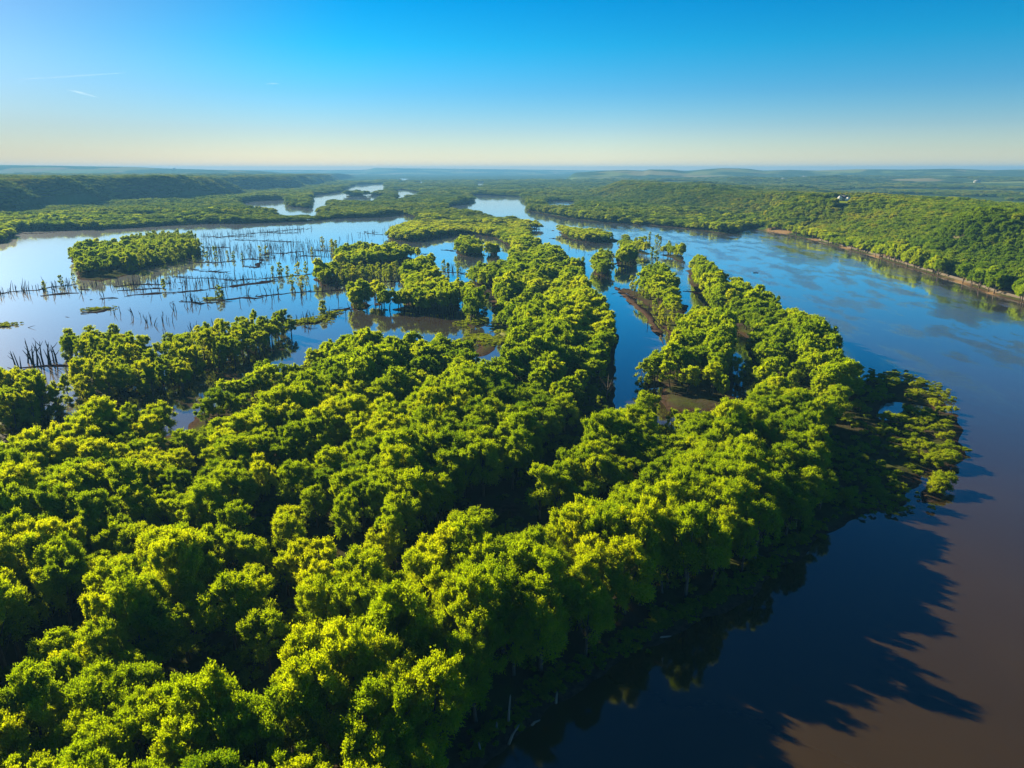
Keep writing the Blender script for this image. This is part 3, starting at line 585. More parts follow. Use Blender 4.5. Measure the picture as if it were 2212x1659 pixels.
# taller along the ridges, lower near the shore
rowv = rows(AX, AY); hh = .76 + .36 * sstep(.3, .68, rowv); far_ = 1 - .16 * sstep(600, 1000, AY); ascl = ascl * np.stack([.88 + .2 * (hh - .74), .88 + .2 * (hh - .74), hh * far_ * 1.0 / np.sqrt(ascl[:, 0])], 1)
atint = np.clip(.5 + (fbm(AX / 55, AY / 55, 66, 3) - .5) * .9 + RNG.normal(0, .21, len(AX)), 0, 1)
sh_ = seg_dist(AX, AY, SHORE, False) < 28; ascl[:, 2] *= np.where(sh_ & (AY < 172), 1.10, 1.0) * np.where((AX > 84) & (AY < 240), .80, 1.0)
u, v, d = proj(AX, AY, AZ + 12)
inview = (u > -60) & (u < 2272) & (v > 300) & (v < 1720)
order = np.argsort(np.where(inview, d, 1e9)); NT = 300
solo = np.zeros(len(AX), bool); solo[order[:NT]] = True
lod0 = ~solo & (d < 330); lod1 = ~solo & ~lod0
for nm, mk, key, lb in (("woods_near", lod0, 'maple0', "dense leafy maple woods covering the near island behind the foremost trees"), ("woods_islands", lod1, 'maple1', "leafy woods covering the islands further up the river")):
    mass(nm, np.stack([AX, AY, AZ], 1)[mk], ascl[mk], arot[mk], aidx[mk], atint[mk], key, lb)
# far lowland and bluff woods
def far_woods():
    out_ = {'maple1': [], 'maple2': [], 'bluff1': [], 'bluff2': []}
    for y0, y1, sp in ((250, 900, 8.0), (900, 1500, 9.5), (1500, 2600, 13), (2600, 4200, 19), (4200, 7000, 30)):
        xm = (y1 + 120) * .86; gx, gy = hexgrid(-xm, xm, y0, y1, sp); ok = np.abs(gx) < (gy + 150) * .84; gx, gy = gx[ok], gy[ok]
        ok = np.ones(len(gx), bool)
        for nm in LAND:
            if nm in ('chain', 'nw1', 'nw2'): continue
            ok &= sdf(gx, gy, LAND[nm], 60) < -8
        gx, gy = gx[ok], gy[ok]; z, s = height(gx, gy); ok = s > 1.0; gx, gy, z, s = gx[ok], gy[ok], z[ok], s[ok]
        de = sdf(gx, gy, FE_POLY, 5.0); dw = sdf(gx, gy, FW_POLY, 5.0)
        strip = (de > -3) & (de < 15) & (gy < 1500); tuft = fbm(gx / 30, gy / 30, 90, 2) > .45
        ok = ~strip | tuft
        fld = (fbm(gx / 420, gy / 300, 95, 2) > .56) & (((de > 330) & (gy > 700)) | ((gy > 3600) & (z > 14)) | ((dw > 900)))
        ok &= ~fld
        for lx, ly, lz, r in lawn_pts: ok &= ~(np.hypot(gx - lx, (gy - ly) * .8) < r)
        for hx, hy in CLEAR: ok &= ~((np.abs(gx - hx * gy / hy) < 13) & (gy < hy + 9) & (gy > hy - (110 if hy > 1000 else 14)))
        gx, gy, z, de, dw = [q[ok] for q in (gx, gy, z, de, dw)]
        bl = (de > 15) | (dw > 60) | (z > 14); k = sp / 8.0
        sc = RNG.uniform(.8, 1.25, len(gx)); sx = sc * k ** .92
        tint = np.clip(.5 + (fbm(gx / 90, gy / 90, 99, 3) - .5) * .9 + RNG.normal(0, .22, len(gx)) + .18 * bl * sstep(40, 75, z) * (gx > 0), 0, 1)
        tint = np.clip(tint + (fbm(gx / 420, gy / 420, 199, 2) - .5) * .7, 0, 1); hm_ = .72 + .5 * fbm(gx / 60, gy / 130, 188, 2); sc = sc * hm_ * (1 - .2 * sstep(900, 1100, gy)); sc = sc * np.where(gy > 1400, .52 + .75 * sstep(.25, .75, fbm(gx / 240, gy / 150, 288, 2)), 1.0); sc = sc * np.where(sdf(gx, gy, LAND['chain'], 60) > -4, .80, 1.0)
        rec = np.stack([gx, gy, z, sx, sx * RNG.uniform(.9, 1.1, len(gx)), sc * .92, tint], 1)
        near = gy + RNG.normal(0, 170, len(gy)) < 1500
        for key, mk in (('maple1', ~bl & near), ('maple2', ~bl & ~near), ('bluff1', bl & near), ('bluff2', bl & ~near)): out_[key].append(rec[mk])
    return {k: np.concatenate(v_) for k, v_ in out_.items()}
CLEAR = [(p[0], p[1]) for p in HP]
FWD = far_woods()
for key, lb, nm in (('maple1', "lowland woods along the river's far shores", "woods_shore"), ('maple2', "distant lowland woods filling the river valley", "woods_valley"),
                    ('bluff1', "spring green woods covering the near river bluff", "woods_bluff"), ('bluff2', "hazy woods on the distant bluffs and hills", "woods_hills")):
    r_ = FWD[key]; n = len(r_)
    mass(nm, r_[:, :3], r_[:, 3:6], np.stack([np.zeros(n), np.zeros(n), RNG.uniform(0, 6.28, n)], 1), RNG.integers(0, 6, n), r_[:, 6], key, lb)
print("woods", {k: len(v_) for k, v_ in FWD.items()}, "near", len(AX), lod0.sum(), lod1.sum())

# ------------------------------------------------------------------ haze (one closed box of even air)
hm, hn, ho = newmat("haze_air"); hv = hn.nodes.new("ShaderNodeVolumePrincipled"); hv.inputs['Color'].default_value = (.13, .37, .66, 1); hv.inputs['Density'].default_value = HAZE; hv.inputs['Anisotropy'].default_value = .1
hn.links.new(hv.outputs[0], ho.inputs['Volume'])
bv = [(x_, y_, z_) for z_ in (-4.0, 182.0) for x_, y_ in ((-75000, -1500), (75000, -1500), (75000, 22400), (-75000, 22400))]
haze = add_mesh("haze", bv, [[0, 3, 2, 1], [4, 5, 6, 7], [0, 1, 5, 4], [1, 2, 6, 5], [2, 3, 7, 6], [3, 0, 4, 7]], [hm]); tag(haze, "pale blue haze in the air over the river valley", kind="stuff")

gx, gy = hexgrid(-330, 200, 60, 420, 4.6, .45); ok = (sdf(gx, gy, LAND['near'], 60) > 3) & ~inside(gx, gy, SPIT) & (swale(gx, gy) | (rows(gx, gy) < .37) | (RNG.random(len(gx)) < .12)) & (RNG.random(len(gx)) < .62)
for W in PONDS: ok &= sdf(gx, gy, W, 60) < -2
gx, gy = gx[ok], gy[ok]; gz = np.maximum(height(gx, gy)[0], 0); n = len(gx); s_ = RNG.uniform(.35, 1.0, n) * (.6 + .8 * fbm(gx / 20, gy / 20, 301, 2))
mass("undergrowth", np.stack([gx, gy, gz], 1), np.stack([s_, s_, s_ * .8], 1), np.stack([np.zeros(n), np.zeros(n), RNG.uniform(0, 6.28, n)], 1), RNG.integers(0, 4, n), RNG.uniform(.0, .6, n), 'shrub', "shaded undergrowth in the hollows of the near woods")

# ------------------------------------------------------------------ the 300 trees that show largest
ONES = "first second third fourth fifth sixth seventh eighth ninth".split()
ORD = ONES + "tenth eleventh twelfth thirteenth fourteenth fifteenth sixteenth seventeenth eighteenth nineteenth".split()
for t_, tt in (("twenty", "twentieth"), ("thirty", "thirtieth"), ("forty", "fortieth"), ("fifty", "fiftieth")): ORD += [tt] + [t_ + "-" + q_ for q_ in ONES]
ids = list(np.nonzero(solo)[0]); shore_d = seg_dist(AX, AY, SHORE, False)
edge = [i for i in ids if shore_d[i] < 9 and v[i] < 1700]; edge.sort(key=lambda i: -v[i])
rest = sorted([i for i in ids if i not in set(edge)], key=lambda i: -v[i])
LAB = {}
def adj(i):
    s = ascl[i, 0]; t = atint[i]
    return ("broad" if s > 1.08 else "small" if s < .86 else "rounded") + " " + ("yellow-green" if t > .62 else "deep green" if t < .38 else "bright green")
for k_, i in enumerate(edge): LAB[i] = f"{adj(i)} tree on the dark river's bank, {ORD[k_]} up from the bottom"
NR = 15; per = math.ceil(len(rest) / NR)
for r_ in range(NR):
    row = sorted(rest[r_ * per:(r_ + 1) * per], key=lambda i: u[i])
    for k_, i in enumerate(row):
        LAB[i] = f"{adj(i)} tree, {ORD[k_]} from the left in the {ORD[r_]} forest row from the bottom"
for i in ids:
    o = empty("maple_tree", (AX[i], AY[i], AZ[i])); o.rotation_euler = tuple(arot[i]); o.scale = tuple(ascl[i])
    tag(o, LAB[i], "tree", "leafy trees of the near island")
    cm, tm = PROTO['maple'][aidx[i]]
    c_ = bpy.data.objects.new("crown", cm); C.objects.link(c_); c_.parent = o; c_['tint'] = float(atint[i])
    t_ = bpy.data.objects.new("trunk", tm); C.objects.link(t_); t_.parent = o

def solo_tree(name, key, k, loc, rz, scl, tint, label, cat, group, tilt=(0, 0)):
    o = empty(name, loc); o.rotation_euler = (tilt[0], tilt[1], rz); o.scale = scl; tag(o, label, cat, group)
    cm, tm = PROTO[key][k % len(PROTO[key])]
    c_ = bpy.data.objects.new("crown", cm); C.objects.link(c_); c_.parent = o; c_['tint'] = float(tint)
    t_ = bpy.data.objects.new("trunk", tm); C.objects.link(t_); t_.parent = o
    return o
def R_(r, *pts):
    ox, oy, k = SC[r]; return [G(ox + p[0] * k, oy + p[1] * k, 0) for p in pts]

# ------------------------------------------------------------------ slender trees standing in the flooded shallows
SL = []
def fill(nm, desc, poly, sp, smin, smax, drop=0.0):
    P = np.array(poly); gx, gy = hexgrid(P[:, 0].min(), P[:, 0].max(), P[:, 1].min(), P[:, 1].max(), sp, .42); ok = inside(gx, gy, poly) & (RNG.random(len(gx)) > drop)
    for x_, y_ in zip(gx[ok], gy[ok]): SL.append((desc, x_, y_, RNG.uniform(smin, smax)))
def some(desc, r, pts, smin, smax):
    for x_, y_ in R_(r, *pts): SL.append((desc, x_, y_, RNG.uniform(smin, smax)))
fill('a', "in the flooded fringe belt", R_(4, (360, 890), (400, 820), (640, 800), (860, 810), (1000, 900), (1150, 830), (1300, 800), (1500, 730), (1700, 680), (1850, 650), (1872, 700), (1700, 790), (1500, 880), (1250, 960), (1190, 1060), (900, 1100), (730, 1110), (600, 1150), (500, 1170), (470, 1050), (640, 940), (460, 905)), 8.6, 1.1, 1.6, .10)
fill('b', "in the clump by the lower marsh edge", R_(4, (-60, 1310), (-60, 1150), (110, 1120), (230, 1090), (320, 1150), (330, 1250), (200, 1300)), 6.5, 1.2, 1.6)
fill('c', "between the two clumps at the marsh's near edge", R_(4, (335, 1170), (455, 1120), (470, 1195), (390, 1235)), 6.5, .9, 1.3)
some("in the sparse row east of the oblong marsh island", 4, [(1230, 195), (1320, 205), (1375, 190), (1450, 190), (1490, 205), (1550, 215), (1300, 160), (1180, 225), (1240, 225), (1120, 235), (1700, 172), (1660, 165), (1210, 120), (1260, 130)], .6, 1.0)
some("in the flooded row beside the big round marsh trees", 4, [(1740, 310), (1785, 312), (1835, 308), (1900, 305), (1952, 300), (1930, 375), (1870, 375), (1990, 180), (2060, 110), (2125, 150), (2145, 140), (2115, 135)], .75, 1.15)
some("alone among the dead trunks of the marsh", 4, [(1045, 392), (1420, 462), (285, 408), (395, 372), (467, 345), (1405, 455), (2065, 560)], .6, .95)
some("in the flooded row before the round-topped isle", 5, [(215, 335), (250, 340), (275, 330), (310, 325), (330, 340), (385, 335), (410, 330), (440, 325), (455, 320), (500, 330), (530, 340), (545, 335), (575, 330), (600, 290), (15, 360), (50, 345), (90, 340), (160, 330), (790, 280), (815, 285), (880, 300), (100, 130), (85, 140)], .6, .95)
fill('e', "on the oblong island's ragged half", R_(4, (780, 310), (940, 262), (1100, 232), (1290, 170), (1230, 95), (1000, 95), (850, 110), (730, 210)), 9.5, 1.0, 1.45, .15)
fill('d', "among the flooded trees north of the round isle", R_(5, (0, 330), (90, 300), (360, 290), (560, 270), (650, 255), (560, 335), (300, 345), (60, 375)), 12.5, .7, 1.15, .25)
some("on the little point beside the narrow cut", 5, [(225, 525), (250, 530), (270, 525), (975, 560), (1000, 540), (960, 610), (1040, 530), (1055, 540), (15, 560), (950, 600)], .7, 1.1)
some("in the blue lagoon between the wooded arms", 5, [(1795, 180), (1870, 225), (1770, 300), (1800, 305), (1815, 290), (1960, 230), (1990, 225), (2010, 215)], .7, 1.05)
some("on the mud bank along the blue lagoon", 6, [(100, 340), (115, 350), (140, 370), (160, 380), (180, 395), (230, 470), (250, 500), (270, 530), (300, 560), (330, 520), (420, 540), (450, 560), (700, 860), (665, 845), (720, 830), (150, 870), (190, 850), (215, 1060), (310, 1140)], .8, 1.25)
some("on the far muddy spur of the lagoon", 6, [(195, 75), (235, 95), (250, 98), (300, 120), (350, 150), (340, 145), (120, 110), (210, 160), (230, 190)], .9, 1.3)
E_ = sorted([q_ for q_ in SL if 'oblong island\'s' in q_[0]], key=lambda q_: q_[2]); SL = [q_ for q_ in SL if q_ not in E_[10:]]; E_ = E_[10:]
ep = np.array([(q_[1], q_[2], 0.0) for q_ in E_]); es = np.array([q_[3] for q_ in E_]) * 1.05; n_e = len(E_)
mass("marsh_thicket", ep, np.stack([es * .95, es * .95, es], 1), np.stack([RNG.normal(0, .06, n_e), RNG.normal(0, .06, n_e), RNG.uniform(0, 6.28, n_e)], 1), RNG.integers(0, 5, n_e), RNG.uniform(.1, .7, n_e), 'slender', "ragged slender trees crowding the oblong marsh island")
by = {}
for q_ in SL: by.setdefault(q_[0], []).append(q_)
ns = 0
for desc, L_ in by.items():
    uv = [(proj(q_[1], q_[2], 0)[0], q_) for q_ in L_]; uv.sort(key=lambda t_: t_[0])
    many = len(uv) > 56; nb = math.ceil(len(uv) / 45); kk = 0; print("slender", desc, len(uv))
    if many:        # a deep belt: number it row by row from the water's edge
        uvs = sorted(L_, key=lambda q_: -q_[2]); per_ = math.ceil(len(uvs) / nb)
        rows = [sorted(uvs[i_ * per_:(i_ + 1) * per_], key=lambda q_: proj(q_[1], q_[2], 0)[0]) for i_ in range(nb)]
    else: rows = [[t_[1] for t_ in uv]]
    for ri, row in enumerate(rows):
        for ki, q_ in enumerate(row):
            f_ = RNG.uniform(.85, 1.3); lab = f"slender leafy tree {desc}, {ORD[ki]} from left" + (f" of row {['one', 'two', 'three', 'four', 'five', 'six', 'seven', 'eight'][ri]}" if many else "")
            z_ = max(0.0, float(height(np.array([q_[1]]), np.array([q_[2]]))[0][0]))
            big = many and RNG.random() < .45
            if big: solo_tree("slender_tree", 'maple', ns, (q_[1], q_[2], z_), RNG.uniform(0, 6.28), (.72 * f_, .72 * f_, .55 * q_[3]), RNG.uniform(.2, .8), lab, "tree", "leafy trees standing in the flooded shallows")
            else: solo_tree("slender_tree", 'slender', ns, (q_[1], q_[2], z_), RNG.uniform(0, 6.28), (q_[3] * f_, q_[3] * f_, q_[3]), RNG.uniform(.2, .9), lab, "tree", "leafy trees standing in the flooded shallows", (RNG.normal(0, .05), RNG.normal(0, .05)))
            ns += 1
print("slender", ns)

# ------------------------------------------------------------------ willow shrubs on the low spit
def shrubs(poly, sp, drop):
    P = np.array(poly); gx, gy = hexgrid(P[:, 0].min(), P[:, 0].max(), P[:, 1].min(), P[:, 1].max(), sp, .42); ok = (sdf(gx, gy, poly, 60) > .3) & (RNG.random(len(gx)) > drop)
    ok &= sdf(gx, gy, PONDS[0], 60) < -1; return gx[ok], gy[ok]
sa = shrubs(SPIT, 5.0, .38); sb = shrubs(LAND['spit2'], 4.2, 0.0); sx1 = np.concatenate([sa[0], sb[0]]); sy1 = np.concatenate([sa[1], sb[1]])
sz1 = np.maximum(height(sx1, sy1)[0], 0); su, sv, _ = proj(sx1, sy1, sz1); o_ = np.argsort(-sv); NRW = 12; per = math.ceil(len(o_) / NRW)
for r_ in range(NRW):
    row = sorted(o_[r_ * per:(r_ + 1) * per], key=lambda i: su[i])
    for k_, i in enumerate(row):
        t_ = float(np.clip(.3 + .7 * vnoise(sx1[i] / 14, sy1[i] / 14, 7) + RNG.normal(0, .12), 0, 1)); s_ = RNG.uniform(.5, 1.0) * (1 + .45 * (vnoise(sx1[i] / 18, sy1[i] / 18, 17) > .6))
        solo_tree("willow_shrub", 'shrub', int(i), (sx1[i], sy1[i], sz1[i]), RNG.uniform(0, 6.28), (s_, s_, s_ * RNG.uniform(.45, .9)), t_,
                  f"low {'yellow' if t_ > .6 else 'green'} shrub on the river spit, {ORD[k_]} from the left in row {ORD[r_]} up", "shrub", "willow shrubs on the low river spit")
print("shrubs", len(o_))

# ------------------------------------------------------------------ mud bars
def ribbon(name, pts, hw, mat, z=.35, edge=-.35, step=2.5, seed=0, label=None, rag=.6, zf=None, across=6):
    P = np.array(pts, float); L = np.concatenate([[0], np.cumsum(np.hypot(*(P[1:] - P[:-1]).T))]); n = max(5, int(L[-1] / step)); t = np.linspace(0, L[-1], n)
    x, y = np.interp(t, L, P[:, 0]), np.interp(t, L, P[:, 1]); tx, ty = np.gradient(x), np.gradient(y); l = np.hypot(tx, ty) + 1e-6; nx, ny = -ty / l, tx / l
    if rag > .5 and L[-1] > 25:
        y = y + (fbm(t / 28, t * 0 + seed, 13, 3) - .5) * 14
    taper = (sstep(.30, .42, vnoise(t / 17, t * 0 + seed, 23)) if rag > .5 and L[-1] > 60 else 1.0) * np.clip(np.minimum(t, L[-1] - t) / (hw * 2.5), 0, 1) ** .6 if rag > 0 else np.ones(n)
    wl = hw * taper * (1 - rag + 2 * rag * vnoise(t / 9, t * 0 + seed, 3)); wr = hw * taper * (1 - rag + 2 * rag * vnoise(t / 9, t * 0 + seed + 50, 4)); V = []
    for j in range(across + 1):
        f = j / across * 2 - 1; off = np.where(f > 0, f * wl, f * wr); zz = edge + (z - edge) * (1 - abs(f) ** 2.2)
        zz = zz + (vnoise(x / 3 + j, y / 3, 8) - .5) * .25 * rag
        if zf is not None: zz = zz + zf
        V.append(np.stack([x + nx * off, y + ny * off, zz + 0 * x], 1))
    V = np.stack(V, 1).reshape(-1, 3); I = np.arange(n * (across + 1)).reshape(n, across + 1)
    Fq = np.stack([I[:-1, :-1], I[1:, :-1], I[1:, 1:], I[:-1, 1:]], -1).reshape(-1, 4)[:, ::-1]
    o = add_mesh(name, V, Fq, [mat], True); tag(o, label or "low brown mud bar in the flooded marsh", kind="structure"); return o
BARS = [(4, 3.0, (0, 430), (80, 412), (240, 405), (330, 385), (480, 370)), (4, 9, (265, 440), (390, 425), (520, 420)), (4, 5, (500, 400), (575, 402)), (4, 8, (635, 462), (690, 455), (755, 458)), (4, 4, (730, 385), (850, 372), (1000, 372), (1100, 360)),
        (4, 3.5, (760, 405), (900, 400), (1040, 395)), (4, 8, (810, 440), (1000, 428), (1200, 412), (1330, 402)), (4, 9, (1330, 400), (1500, 382), (1640, 362), (1760, 340)), (4, 5, (1180, 268), (1300, 280), (1450, 290)), (4, 6, (1240, 225), (1360, 232), (1500, 222)),
        (4, 12, (1530, 215), (1600, 205), (1675, 212)), (4, 5, (1280, 60), (1400, 68), (1600, 60)), (4, 4, (1380, 70), (1640, 40), (1935, 14)), (4, 6, (1480, 85), (1640, 90), (1800, 95), (1920, 98)), (4, 4, (1680, 35), (1800, 42), (1905, 40)),
        (4, 3, (1140, 480), (1290, 490), (1400, 482)), (4, 6, (1400, 475), (1540, 455), (1660, 460)), (4, 3.0, (1640, 440), (1800, 432), (1960, 415), (2220, 405)), (4, 6, (540, 542), (620, 545), (700, 525)), (4, 6, (-40, 645), (40, 640), (85, 632)),
        (4, 5, (2100, 545), (2160, 535), (2240, 515)), (4, 9, (-40, 960), (100, 950), (240, 935)), (4, 4, (150, 890), (300, 890), (460, 905)), (4, 4, (1110, 695), (1200, 690), (1290, 705)), (4, 4, (1890, 185), (2050, 190), (2220, 195)),
        (4, 7, (2000, 150), (2080, 158), (2160, 158)), (4, 3, (1640, 335), (1820, 320), (2010, 300)), (4, 10, (1320, 135), (1400, 132), (1465, 136)), (4, 4, (1560, 250), (1640, 262), (1700, 170), (1820, 170), (1940, 158)), (4, 2.5, (1100, 320), (1350, 330), (1500, 345), (1620, 330)),
        (4, 5, (80, 40), (200, 45), (340, 38)), (5, 3, (60, 380), (200, 370), (350, 360), (520, 345)), (5, 3, (70, 405), (220, 400), (340, 395)), (5, 5, (90, 545), (160, 530), (210, 525)), (5, 2.5, (770, 150), (860, 155), (1040, 190)), (5, 4, (640, 180), (700, 175)),
        (5, 3, (780, 290), (900, 295), (960, 310)), (5, 3, (1460, 75), (1530, 78), (1590, 74)), (5, 3, (1720, 178), (1800, 185), (1900, 190)), (5, 4, (1830, 250), (1900, 230), (2020, 215), (2110, 235)), (6, 4, (380, 350), (440, 352), (490, 380)), (6, 3.5, (150, 205), (210, 215), (190, 240)),
        (5, 4, (1890, 390), (1950, 430), (2050, 520), (2140, 600), (2200, 660)), (4, 5, (1890, 600), (1990, 625), (2110, 590)), (2, 9, (290, 530), (330, 540), (400, 545)), (4, 3, (620, 1000), (850, 1090), (960, 1020)), (4, 3, (860, 985), (1060, 960), (1200, 905)), (4, 3, (1300, 760), (1500, 770), (1640, 740))]
bars_w = []
for k_, (r_, hw, *pts) in enumerate(BARS):
    P = R_(r_, *pts); ribbon("mud_bar", P, hw * 1.0, M_MUD, seed=k_ * 3, label="low brown mud bar strewn with dead wood in the flooded marsh"); bars_w.append((P, hw))
ribbon("sand_bar", R_(2, (1350, 382), (1410, 388), (1490, 385)), 16, M_SAND, z=1.2, seed=3, label="bare tan sandbar on the far wooded point")
ribbon("mud_bank", R_(6, (10, 328), (60, 370), (130, 430), (200, 500), (235, 560), (262, 600), (275, 640)), 3.5, simple('brown_mud', (.07, .045, .03), .95, .4, .4, 0), z=.8, seed=5, label="brown mud bank along the blue lagoon")
ribbon("grassy_bank", R_(5, (1005, 715), (1060, 735), (1125, 745)), 7, M_GRASS, z=1.6, seed=9, label="grassy bank beside the narrow cut")
ribbon("grassy_bank", R_(5, (1140, 640), (1180, 690), (1240, 735), (1340, 775)), 5, M_GRASS, z=1.2, seed=11, label="long grassy bank at the foot of the central woods")

# ------------------------------------------------------------------ driftwood (uncountable) and marsh grass
dv = []; rr = random.Random(5)
def along(P, t):
    P = np.array(P); L = np.concatenate([[0], np.cumsum(np.hypot(*(P[1:] - P[:-1]).T))]); return np.interp(t * L[-1], L, P[:, 0]), np.interp(t * L[-1], L, P[:, 1]), L[-1]
for P, hw in bars_w:
    L = along(P, 0)[2]
    for _ in range(int(L / 3.2)):
        x, y, _l = along(P, rr.random()); x += rr.gauss(0, hw * 1.3); y += rr.gauss(0, hw * 1.6); a = rr.gauss(.1, .7); l = rr.uniform(2, 8); z0_ = rr.uniform(-.1, .3); z1_ = z0_ + rr.choice([0, 0, .3, 1.2, 2.0]) * rr.random()
        r0 = rr.uniform(.12, .32); dv.append(tube([(x, y, z0_), (x + math.cos(a) * l * .5, y + math.sin(a) * l * .5, (z0_ + z1_) / 2 + rr.uniform(0, .2)), (x + math.cos(a) * l, y + math.sin(a) * l, z1_)], [r0, r0 * .8, r0 * .3], 4))
V_, F_ = join(dv); dw_ = add_mesh("driftwood", V_, F_, [M_DEAD]); tag(dw_, "dark driftwood and fallen branches littering the flooded marsh", kind="stuff")
gp = []
for P, hw, n_ in ((R_(4, (545, 535), (700, 520)), 3, 90), (R_(4, (-30, 640), (70, 630)), 4, 70), (R_(4, (1300, 466), (1390, 458)), 3, 60), (R_(4, (1925, 610), (2020, 595)), 6, 160), (R_(4, (2050, 575), (2120, 570)), 3, 60), (R_(5, (1000, 705), (1120, 745)), 6, 260), (R_(5, (925, 625), (1050, 600)), 6, 160), (R_(5, (1130, 640), (1350, 775)), 4, 200),
                  (R_(5, (60, 560), (120, 545)), 3, 40), ([(a_ - 2.6, b_ + 3.1) for a_, b_ in SHORE], 1.6, 420), (PLZ(6, 0, (1130, 1500), (1560, 1480)), 5, 120), (PLZ(6, 0, (1380, 800), (1560, 800), (1700, 860), (1770, 930)), 3, 140)):
    for _ in range(n_):
        x, y, _l = along(P, rr.random()); gp.append((x + rr.gauss(0, hw), y + rr.gauss(0, hw)))
gp = np.array(gp); gz = np.maximum(height(gp[:, 0], gp[:, 1])[0], .1); n = len(gp); s_ = RNG.uniform(.22, .5, n)
mass("marsh_plants", np.stack([gp[:, 0], gp[:, 1], gz], 1), np.stack([s_, s_, s_ * .7], 1), np.stack([np.zeros(n), np.zeros(n), RNG.uniform(0, 6, n)], 1), RNG.integers(0, 4, n), RNG.uniform(.4, .9, n), 'shrub', "low marsh plants growing on the mud banks")

# ------------------------------------------------------------------ dead trees standing in the marsh
DEADM = []
for i in range(10):
    r = random.Random(900 + i); parts = []; h = 9.0; lx, ly = r.gauss(0, .9), r.gauss(0, .9)
    parts.append(tube([(0, 0, -.8), (lx * .2, ly * .2, h * .35), (lx * .6 + r.gauss(0, .15), ly * .6, h * .7), (lx, ly, h)], [.34, .27, .19, .07], 5))
    if i % 3 != 2:
        for j in range(r.randint(1, 4)):
            f = r.uniform(.3, .85); b = np.array([lx * f * f, ly * f * f, h * f]); a = r.uniform(0, 6.28); l = r.uniform(1.2, 3.4)
            parts.append(tube([b, b + [math.cos(a) * l * .35, math.sin(a) * l * .35, l * .55], b + [math.cos(a) * l * .6, math.sin(a) * l * .6, l * 1.15]], [.16, .11, .04], 4))
    if i % 4 == 1: parts.append(tube([(.2, 0, -.8), (1.3, .4, h * .5), (2.0, .5, h * .8)], [.25, .18, .06], 5))
    v_, f_ = join(parts); DEADM.append(add_mesh("dead_tree", v_, f_, [M_DEAD], link=False).data)
DC = []
def dline(desc, r, pts, n, jit, smin, smax):
    P = R_(r, *pts)
    for _ in range(n):
        x, y, _l = along(P, rr.random()); DC.append((desc, x + rr.gauss(0, jit), y + rr.gauss(0, jit * 1.5), rr.uniform(smin, smax)))
def dpts(desc, r, pts, smin, smax):
    for x, y in R_(r, *pts): DC.append((desc, x, y, rr.uniform(smin, smax)))
dline("on the mud bar at the marsh's outer end", 4, [(0, 430), (80, 412), (240, 405), (330, 400), (500, 400), (570, 400)], 28, 9, .6, 1.15)
dline("along the long brown mud bar mid-marsh", 4, [(630, 460), (800, 400), (1000, 390), (1330, 380), (1740, 345)], 40, 14, .5, 1.0)
dline("on the low bars by the far channel", 4, [(1280, 62), (1500, 60), (1930, 20)], 44, 14, .7, 1.15)
dline("among the thick dead wood east of the oblong island", 4, [(1050, 130), (1200, 130), (1450, 135), (1200, 200), (1450, 215), (1670, 205)], 50, 26, .7, 1.15)
dline("on the bars between far channel and round trees", 4, [(1650, 130), (1940, 160), (2200, 190)], 34, 26, .6, 1.0)
dline("along the thin mud line before the round trees", 4, [(1140, 480), (1400, 480), (1660, 455), (1960, 415), (2200, 405)], 32, 8, .6, 1.15)
dpts("standing in open water off the near woods", 4, [(705, 540), (850, 575), (838, 565), (930, 610), (938, 620), (962, 600), (1000, 640), (985, 630), (1040, 612), (1062, 600), (1078, 610), (1102, 612), (1110, 535), (1125, 545), (1215, 500), (1228, 492), (900, 582), (770, 555), (730, 560), (1283, 500)], .45, 1.0)
dpts("tall on the near muddy bar by the fringe", 4, [(120, 900), (145, 940), (205, 875), (215, 880), (240, 890), (262, 885), (275, 880), (310, 880), (325, 882), (345, 870), (362, 865), (180, 870), (225, 900), (95, 880)], 1.0, 1.6)
dline("before the bright trees of the near fringe", 4, [(1110, 700), (1280, 690), (1420, 650)], 16, 6, .6, 1.0)
dline("by the grassy islets near the isle", 4, [(1880, 620), (2010, 600), (2130, 560), (2230, 530)], 16, 6, .6, 1.0)
dline("in the flooded row before the round-topped isle", 5, [(70, 390), (250, 380), (520, 350)], 34, 12, .5, .9)
dline("along the rim of the upper blue pool", 5, [(770, 260), (850, 290), (900, 310), (870, 60), (1190, 200)], 12, 5, .5, .9)
dline("in the blue lagoon between the wooded arms", 5, [(1460, 70), (1600, 80), (1650, 165), (1900, 190), (1990, 290), (2100, 300)], 24, 7, .5, .95)
dline("on the mud bank of the blue lagoon", 6, [(60, 360), (180, 450), (240, 540), (270, 600)], 10, 4, .4, .8)
by = {}
for q_ in DC: by.setdefault(q_[0], []).append(q_)
for r_, pts_, n_, jx in ((4, [(1050, 110), (1300, 130), (1500, 140), (1900, 120), (2200, 150)], 260, 32), (4, [(1280, 60), (1930, 20)], 70, 14), (4, [(1200, 200), (1700, 190), (2200, 190)], 150, 26), (4, [(0, 420), (560, 400)], 40, 9), (4, [(730, 370), (1300, 350), (1750, 330)], 120, 14), (2, [(170, 565), (400, 520), (560, 480)], 40, 12), (5, [(70, 380), (520, 350)], 60, 16), (5, [(790, 270), (900, 300)], 20, 6)):
    P = R_(r_, *pts_)
    for _ in range(n_):
        x, y, _l = along(P, rr.random()); DC.append((None, x + rr.gauss(0, jx), y + rr.gauss(0, jx * 1.5), rr.uniform(.5, 1.15)))
near_ = sorted(DC, key=lambda q_: q_[2]); keep = set(id(q_) for q_ in [q_ for q_ in near_ if q_[0]][:295]); extra = []
